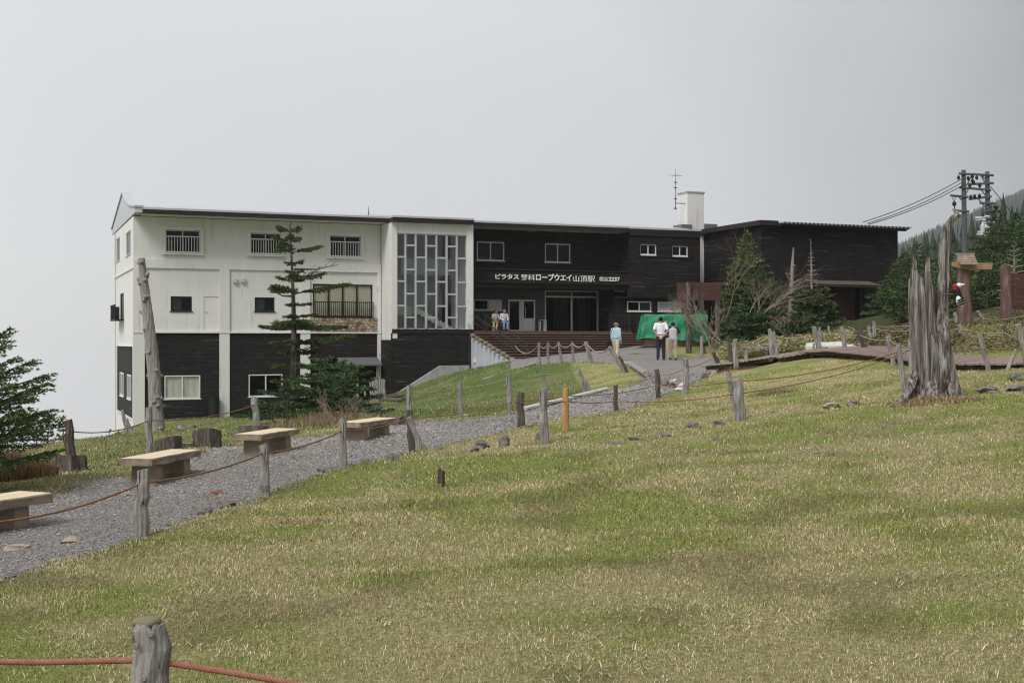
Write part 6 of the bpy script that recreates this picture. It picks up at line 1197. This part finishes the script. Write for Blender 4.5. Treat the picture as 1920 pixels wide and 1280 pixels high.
# ================================================================ people
def remesh(mb,name,m,parent,vox,smooth=2):
    me=bpy.data.meshes.new(name); me.from_pydata([tuple(v) for v in mb.v],[],mb.f); me.update(); o=bpy.data.objects.new('tmp',me); col.objects.link(o)
    r=o.modifiers.new('r','REMESH'); r.mode='VOXEL'; r.voxel_size=vox; s=o.modifiers.new('s','SMOOTH'); s.iterations=smooth; s.factor=.5
    bpy.context.view_layer.update(); me2=bpy.data.meshes.new_from_object(o.evaluated_get(bpy.context.evaluated_depsgraph_get())); bpy.data.objects.remove(o)
    me2.materials.clear(); me2.materials.append(MATS[m]); me2.polygons.foreach_set('use_smooth',[True]*len(me2.polygons)); me2.name=name; return link(name,me2,parent)
V=Vector
def lerp(a,b,t): return a+(b-a)*t
def person(label,loc,rz,H,J,top,bottom,hair,shoe='shoe',sleeve=.45,vest=None,headrot=0,group=None,baldness=0,belt=False):
    s=H/1.70; e=empty('person',loc,rz); tag(e,label,'person',group); J={k:V(v)*s for k,v in J.items()}
    def limb(mb,pts,rad,n=10,flat=1): mb.tube(pts,[r*s for r in rad],n,flat=flat)
    hd=J['head']; nk=J['neck']; upv=(hd-nk).normalized(); hr=Matrix.Rotation(headrot,3,'Z'); fw=hr@V((0,1,0)); rt=fw.cross(V((0,0,1)))
    # one continuous body -----------------------------------------------------
    b=MB(); limb(b,[J['pelvis']-V((0,0,.08*s)),J['pelvis'],J['waist'],J['chest'],J['shoulder'],nk],[.13,.165,.145,.165,.15,.065],14,.66)
    limb(b,[lerp(J['shoulder'],nk,.5),nk,hd],[.07,.056,.06])
    hp=[(-.105,.045,.055),(-.07,.055,.075),(-.02,.01,.088),(.04,-.005,.095),(.085,-.01,.078),(.112,-.01,.035)]
    b.rings([[hd+V((0,0,1))*(z*s)+fw*((c)*.35*s)+(rt*math.cos(6.283*i/14)*r*.80+fw*math.sin(6.283*i/14)*r)*s for i in range(14)] for z,c,r in [(z,c,r) for z,c,r in hp]])
    limb(b,[hd+fw*.07*s+V((0,0,.02*s)),hd+fw*.098*s+V((0,0,-.012*s)),hd+fw*.082*s+V((0,0,-.026*s))],[.013,.017,.01],6)      # nose
    for sx in (-1,1): limb(b,[hd+rt*sx*.072*s+V((0,0,-.03*s)),hd+rt*sx*.085*s+V((0,0,0)),hd+rt*sx*.078*s+V((0,0,.028*s))],[.012,.018,.012],6)
    for d in 'LR':
        limb(b,[J['shoulder']+(J['sh'+d]-J['shoulder'])*.5,J['sh'+d],lerp(J['sh'+d],J['el'+d],.5),J['el'+d],lerp(J['el'+d],J['wr'+d],.4),J['wr'+d]],[.06,.058,.048,.04,.038,.027])
        limb(b,[J['pelvis']+(J['hip'+d]-J['pelvis'])*.5,J['hip'+d],lerp(J['hip'+d],J['kn'+d],.5),J['kn'+d],lerp(J['kn'+d],J['an'+d],.35),J['an'+d]],[.10,.09,.075,.055,.056,.038])
        limb(b,[J['an'+d],lerp(J['an'+d],J['to'+d],.5),J['to'+d]],[.038,.036,.026],8)
        w=J['wr'+d]; h=J['ha'+d]; dr=(h-w).normalized(); sd=J.get('sd'+d,V((0,1,0))); sd=(sd-dr*sd.dot(dr)).normalized(); nn=dr.cross(sd)
        b.tube([w,w+dr*.035*s,w+dr*.09*s],[.027*s,.04*s,.038*s],8,flat=.55)
        for q,(o,l) in enumerate(((-.029,.062),(-.010,.075),(.010,.07),(.028,.055))): p=w+dr*.085*s+sd*o*s; b.tube([p,p+dr*l*.5*s+nn*.006*s,p+dr*l*.9*s+nn*.024*s],[.0095*s,.009*s,.0075*s],6)
        p=w+dr*.03*s-sd*.03*s; b.tube([p,p-sd*.028*s+dr*.03*s,p-sd*.032*s+dr*.06*s+nn*.008*s],[.012*s,.011*s,.009*s],6)
    remesh(b,'body','skin',e,.0135,1)
    # clothes -------------------------------------------------------------------
    t=MB(); limb(t,[J['pelvis']-V((0,0,.03*s)),J['pelvis']+V((0,0,.04*s)),J['waist'],J['chest'],J['shoulder'],lerp(J['shoulder'],nk,.62)],[.172,.180,.168,.188,.17,.078],14,.70)
    for d in 'LR':
        limb(t,[J['shoulder']+(J['sh'+d]-J['shoulder'])*.4,J['sh'+d],lerp(J['sh'+d],J['el'+d],.5)],[.075,.076,.068])
        f=sleeve*2; pts=[J['sh'+d],lerp(J['sh'+d],J['el'+d],.5)]; rad=[.072,.068]
        if f>=1: pts+=[J['el'+d],lerp(J['el'+d],J['wr'+d],min(1,f-1)*.93+.02)]; rad+=[.057,.047]
        else: pts+=[lerp(J['sh'+d],J['el'+d],f)]; rad+=[.066]
        limb(t,pts,rad)
    remesh(t,'shirt',top,e,.02)
    if vest:
        t=MB(); limb(t,[J['pelvis']-V((0,0,.05*s)),J['pelvis']+V((0,0,.05*s)),J['waist'],J['chest'],J['shoulder'],lerp(J['shoulder'],nk,.55)],[.19,.195,.185,.205,.192,.085],14,.72); remesh(t,'vest',vest,e,.02)
    t=MB(); limb(t,[J['pelvis']-V((0,0,.10*s)),J['pelvis']-V((0,0,.02*s)),J['pelvis']+V((0,0,.06*s))],[.14,.178,.174],14,.68)
    for d in 'LR': limb(t,[J['pelvis']+(J['hip'+d]-J['pelvis'])*.5,J['hip'+d],lerp(J['hip'+d],J['kn'+d],.5),J['kn'+d],lerp(J['kn'+d],J['an'+d],.5),lerp(J['kn'+d],J['an'+d],.98)],[.11,.108,.092,.074,.066,.064])
    remesh(t,'trousers',bottom,e,.02)
    if belt: t=MB(); p=J['pelvis']+V((0,0,.065*s)); t.tube([p-V((0,0,.015*s)),p+V((0,0,.015*s))],.186*s,16,flat=.70); t.build('belt','belt',e)
    for d in 'LR':
        t=MB(); a,o=J['an'+d],J['to'+d]; limb(t,[a+(a-o)*.35+V((0,0,-.035*s)),lerp(a,o,.1)+V((0,0,-.02*s)),lerp(a,o,.6),o+(o-a).normalized()*.02*s],[.036,.046,.044,.03],9); remesh(t,'shoe',shoe,e,.012,1)
    # hair cap
    t=MB(); z0=.02+baldness; rings=[]
    for z,r in ((-.05,.0),(-.02,.0),(.03,.0),(.07,0),(.105,0),(.122,0)):
        rr={-.05:.074,-.02:.092,.03:.102,.07:.093,.105:.062,.122:.012}[z]
        rings.append([hd+V((0,0,z*s))+(rt*math.cos(6.283*i/16)*rr*.86+fw*(math.sin(6.283*i/16)*rr*(1 if math.sin(6.283*i/16)<0 else (.35 if z<.04 else .95))-.012))*s for i in range(16)])
    t.rings(rings); t.build('hair',hair,e,smooth=True)
    for sx in (-1,1): t=MB(); p=hd+fw*.083*s+rt*sx*.03*s+V((0,0,.008*s)); t.tube([p,p+fw*.006*s],.008*s,6); t.build('eye','hair_black',e)
    return e
def stand(step=0,arms=None):
    J=dict(pelvis=(0,0,.93),waist=(0,.0,1.10),chest=(0,.01,1.27),shoulder=(0,0,1.40),neck=(0,.0,1.47),head=(0,.025,1.575),hipL=(-.09,0,.88),hipR=(.09,0,.88),knL=(-.10,.02+step*.5,.48),knR=(.10,.02-step*.5,.48),anL=(-.11,-.02+step,.085),anR=(.11,-.02-step,.085+abs(step)*.12),toL=(-.13,.13+step,.03),toR=(.13,.13-step,.03+abs(step)*.02),
      shL=(-.185,0,1.395),shR=(.185,0,1.395),elL=(-.24,-.03,1.12),elR=(.24,-.03,1.12),wrL=(-.23,.06,.88),wrR=(.23,.06,.88),haL=(-.225,.09,.78),haR=(.225,.09,.78))
    J.update(arms or {}); return J
g=lambda x,Z:G(x,Z,.012)
person('man in a light blue shirt and beige trousers walking with a black shoulder bag',g(1155,53),R(-42),1.64,stand(.10),'shirt_blue','trouser_beige','hair_grey','shoe_pale',sleeve=.95,headrot=R(-35),belt=True)
bh=dict(elL=(-.27,-.10,1.13),elR=(.27,-.10,1.13),wrL=(-.07,-.20,.93),wrR=(.06,-.21,.91),haL=(.0,-.225,.87),haR=(-.01,-.23,.84),sdL=(0,0,1),sdR=(0,0,1))
person('man in a white short sleeved shirt and dark trousers with hands clasped behind',g(1239,52),R(-6),1.80,stand(0,bh),'shirt_white','trouser_dark','hair_black',sleeve=.40,headrot=R(-4),belt=True)
fa=dict(elL=(-.29,.0,1.12),elR=(.29,.0,1.12),wrL=(-.08,.22,1.13),wrR=(.09,.22,1.10),haL=(.0,.24,1.14),haR=(.0,.25,1.09),sdL=(0,0,1),sdR=(0,0,1))
person('man in a pale grey vest over a dark shirt, arms held in front',g(1262,52.6),R(-8),1.60,stand(0,fa),'shirt_navy','trouser_beige','hair_black',sleeve=.40,vest='vest',headrot=R(-18))
person('man in tan trousers half hidden between the white shirt and the vest',g(1249,54.2),R(150),1.62,stand(0,fa),'shirt_navy','trouser_tan','hair_grey','shoe_pale',sleeve=.45,headrot=R(20))
bag=empty('shoulder_bag',G(1155,53)+V((-.30,-.10,.62))); tag(bag,'black bag hanging at the hip of the man in light blue','bag')
m_=MB(); m_.box(-.13,.09,-.06,.06,-.04,.24,ch=.03); m_.build('pouch','bag',bag); m_=MB(); m_.tube([(-.03,-.06,.22),(.06,-.15,.55),(.16,-.08,.80),(.22,.04,.82)],.014,5); m_.build('strap','bag',bag)
def sit(lx=0,kneesplay=.0,foot=.40):
    return dict(pelvis=(0,0,.50),waist=(0,.03,.66),chest=(0,.08,.83),shoulder=(0,.10,.97),neck=(0,.115,1.04),head=(0,.145,1.145),hipL=(-.09,.04,.49),hipR=(.09,.04,.49),knL=(-.12+lx,.44,.50),knR=(.12+lx,.44,.50),anL=(-.12+lx*1.6,foot,.085),anR=(.12+lx*1.6,foot+.05,.085),toL=(-.14+lx*1.7,foot+.15,.03),toR=(.14+lx*1.7,foot+.2,.03),
      shL=(-.18,.09,.965),shR=(.18,.09,.965),elL=(-.25,.14,.70),elR=(.25,.14,.70),wrL=(-.08,.36,.60),wrR=(.07,.36,.61),haL=(.0,.40,.60),haR=(-.01,.41,.62))
gs_='visitors sitting on the landing bench'
rzs=math.atan2(.377*-1,-.926)
def seat(x,w_): return SBW(bu(x,w_),w_,zp_)
person('seated person in a cream top and tan trousers, legs stretched to one side',seat(927,-.33),rzs+R(14),1.62,sit(.22,0,.5),'shirt_cream','trouser_tan','hair_black','shoe_pale',sleeve=.4,headrot=R(35),group=gs_)
person('seated man in a white shirt and faded jeans with grey hair',seat(943.5,-.33),rzs+R(5),1.66,sit(.04),'shirt_white','jeans','hair_grey',sleeve=.95,headrot=R(25),group=gs_)
hzb=MB(); hzb.box(-540,1370,-150,2220,-175,420)
me=bpy.data.meshes.new('haze'); me.from_pydata(hzb.v,[],hzb.f); hm=bpy.data.materials.new('haze_air'); hm.use_nodes=True; t=hm.node_tree; t.nodes.clear()
o_=node(t,'ShaderNodeOutputMaterial'); v_=node(t,'ShaderNodeVolumePrincipled'); v_.inputs['Color'].default_value=(.92,.94,.96,1); v_.inputs['Density'].default_value=.00025; v_.inputs['Anisotropy'].default_value=.2; t.links.new(v_.outputs[0],o_.inputs['Volume'])
me.materials.append(hm); tag(link('haze',me),'thin pale mountain mist thickening with distance','mist',kind='stuff')
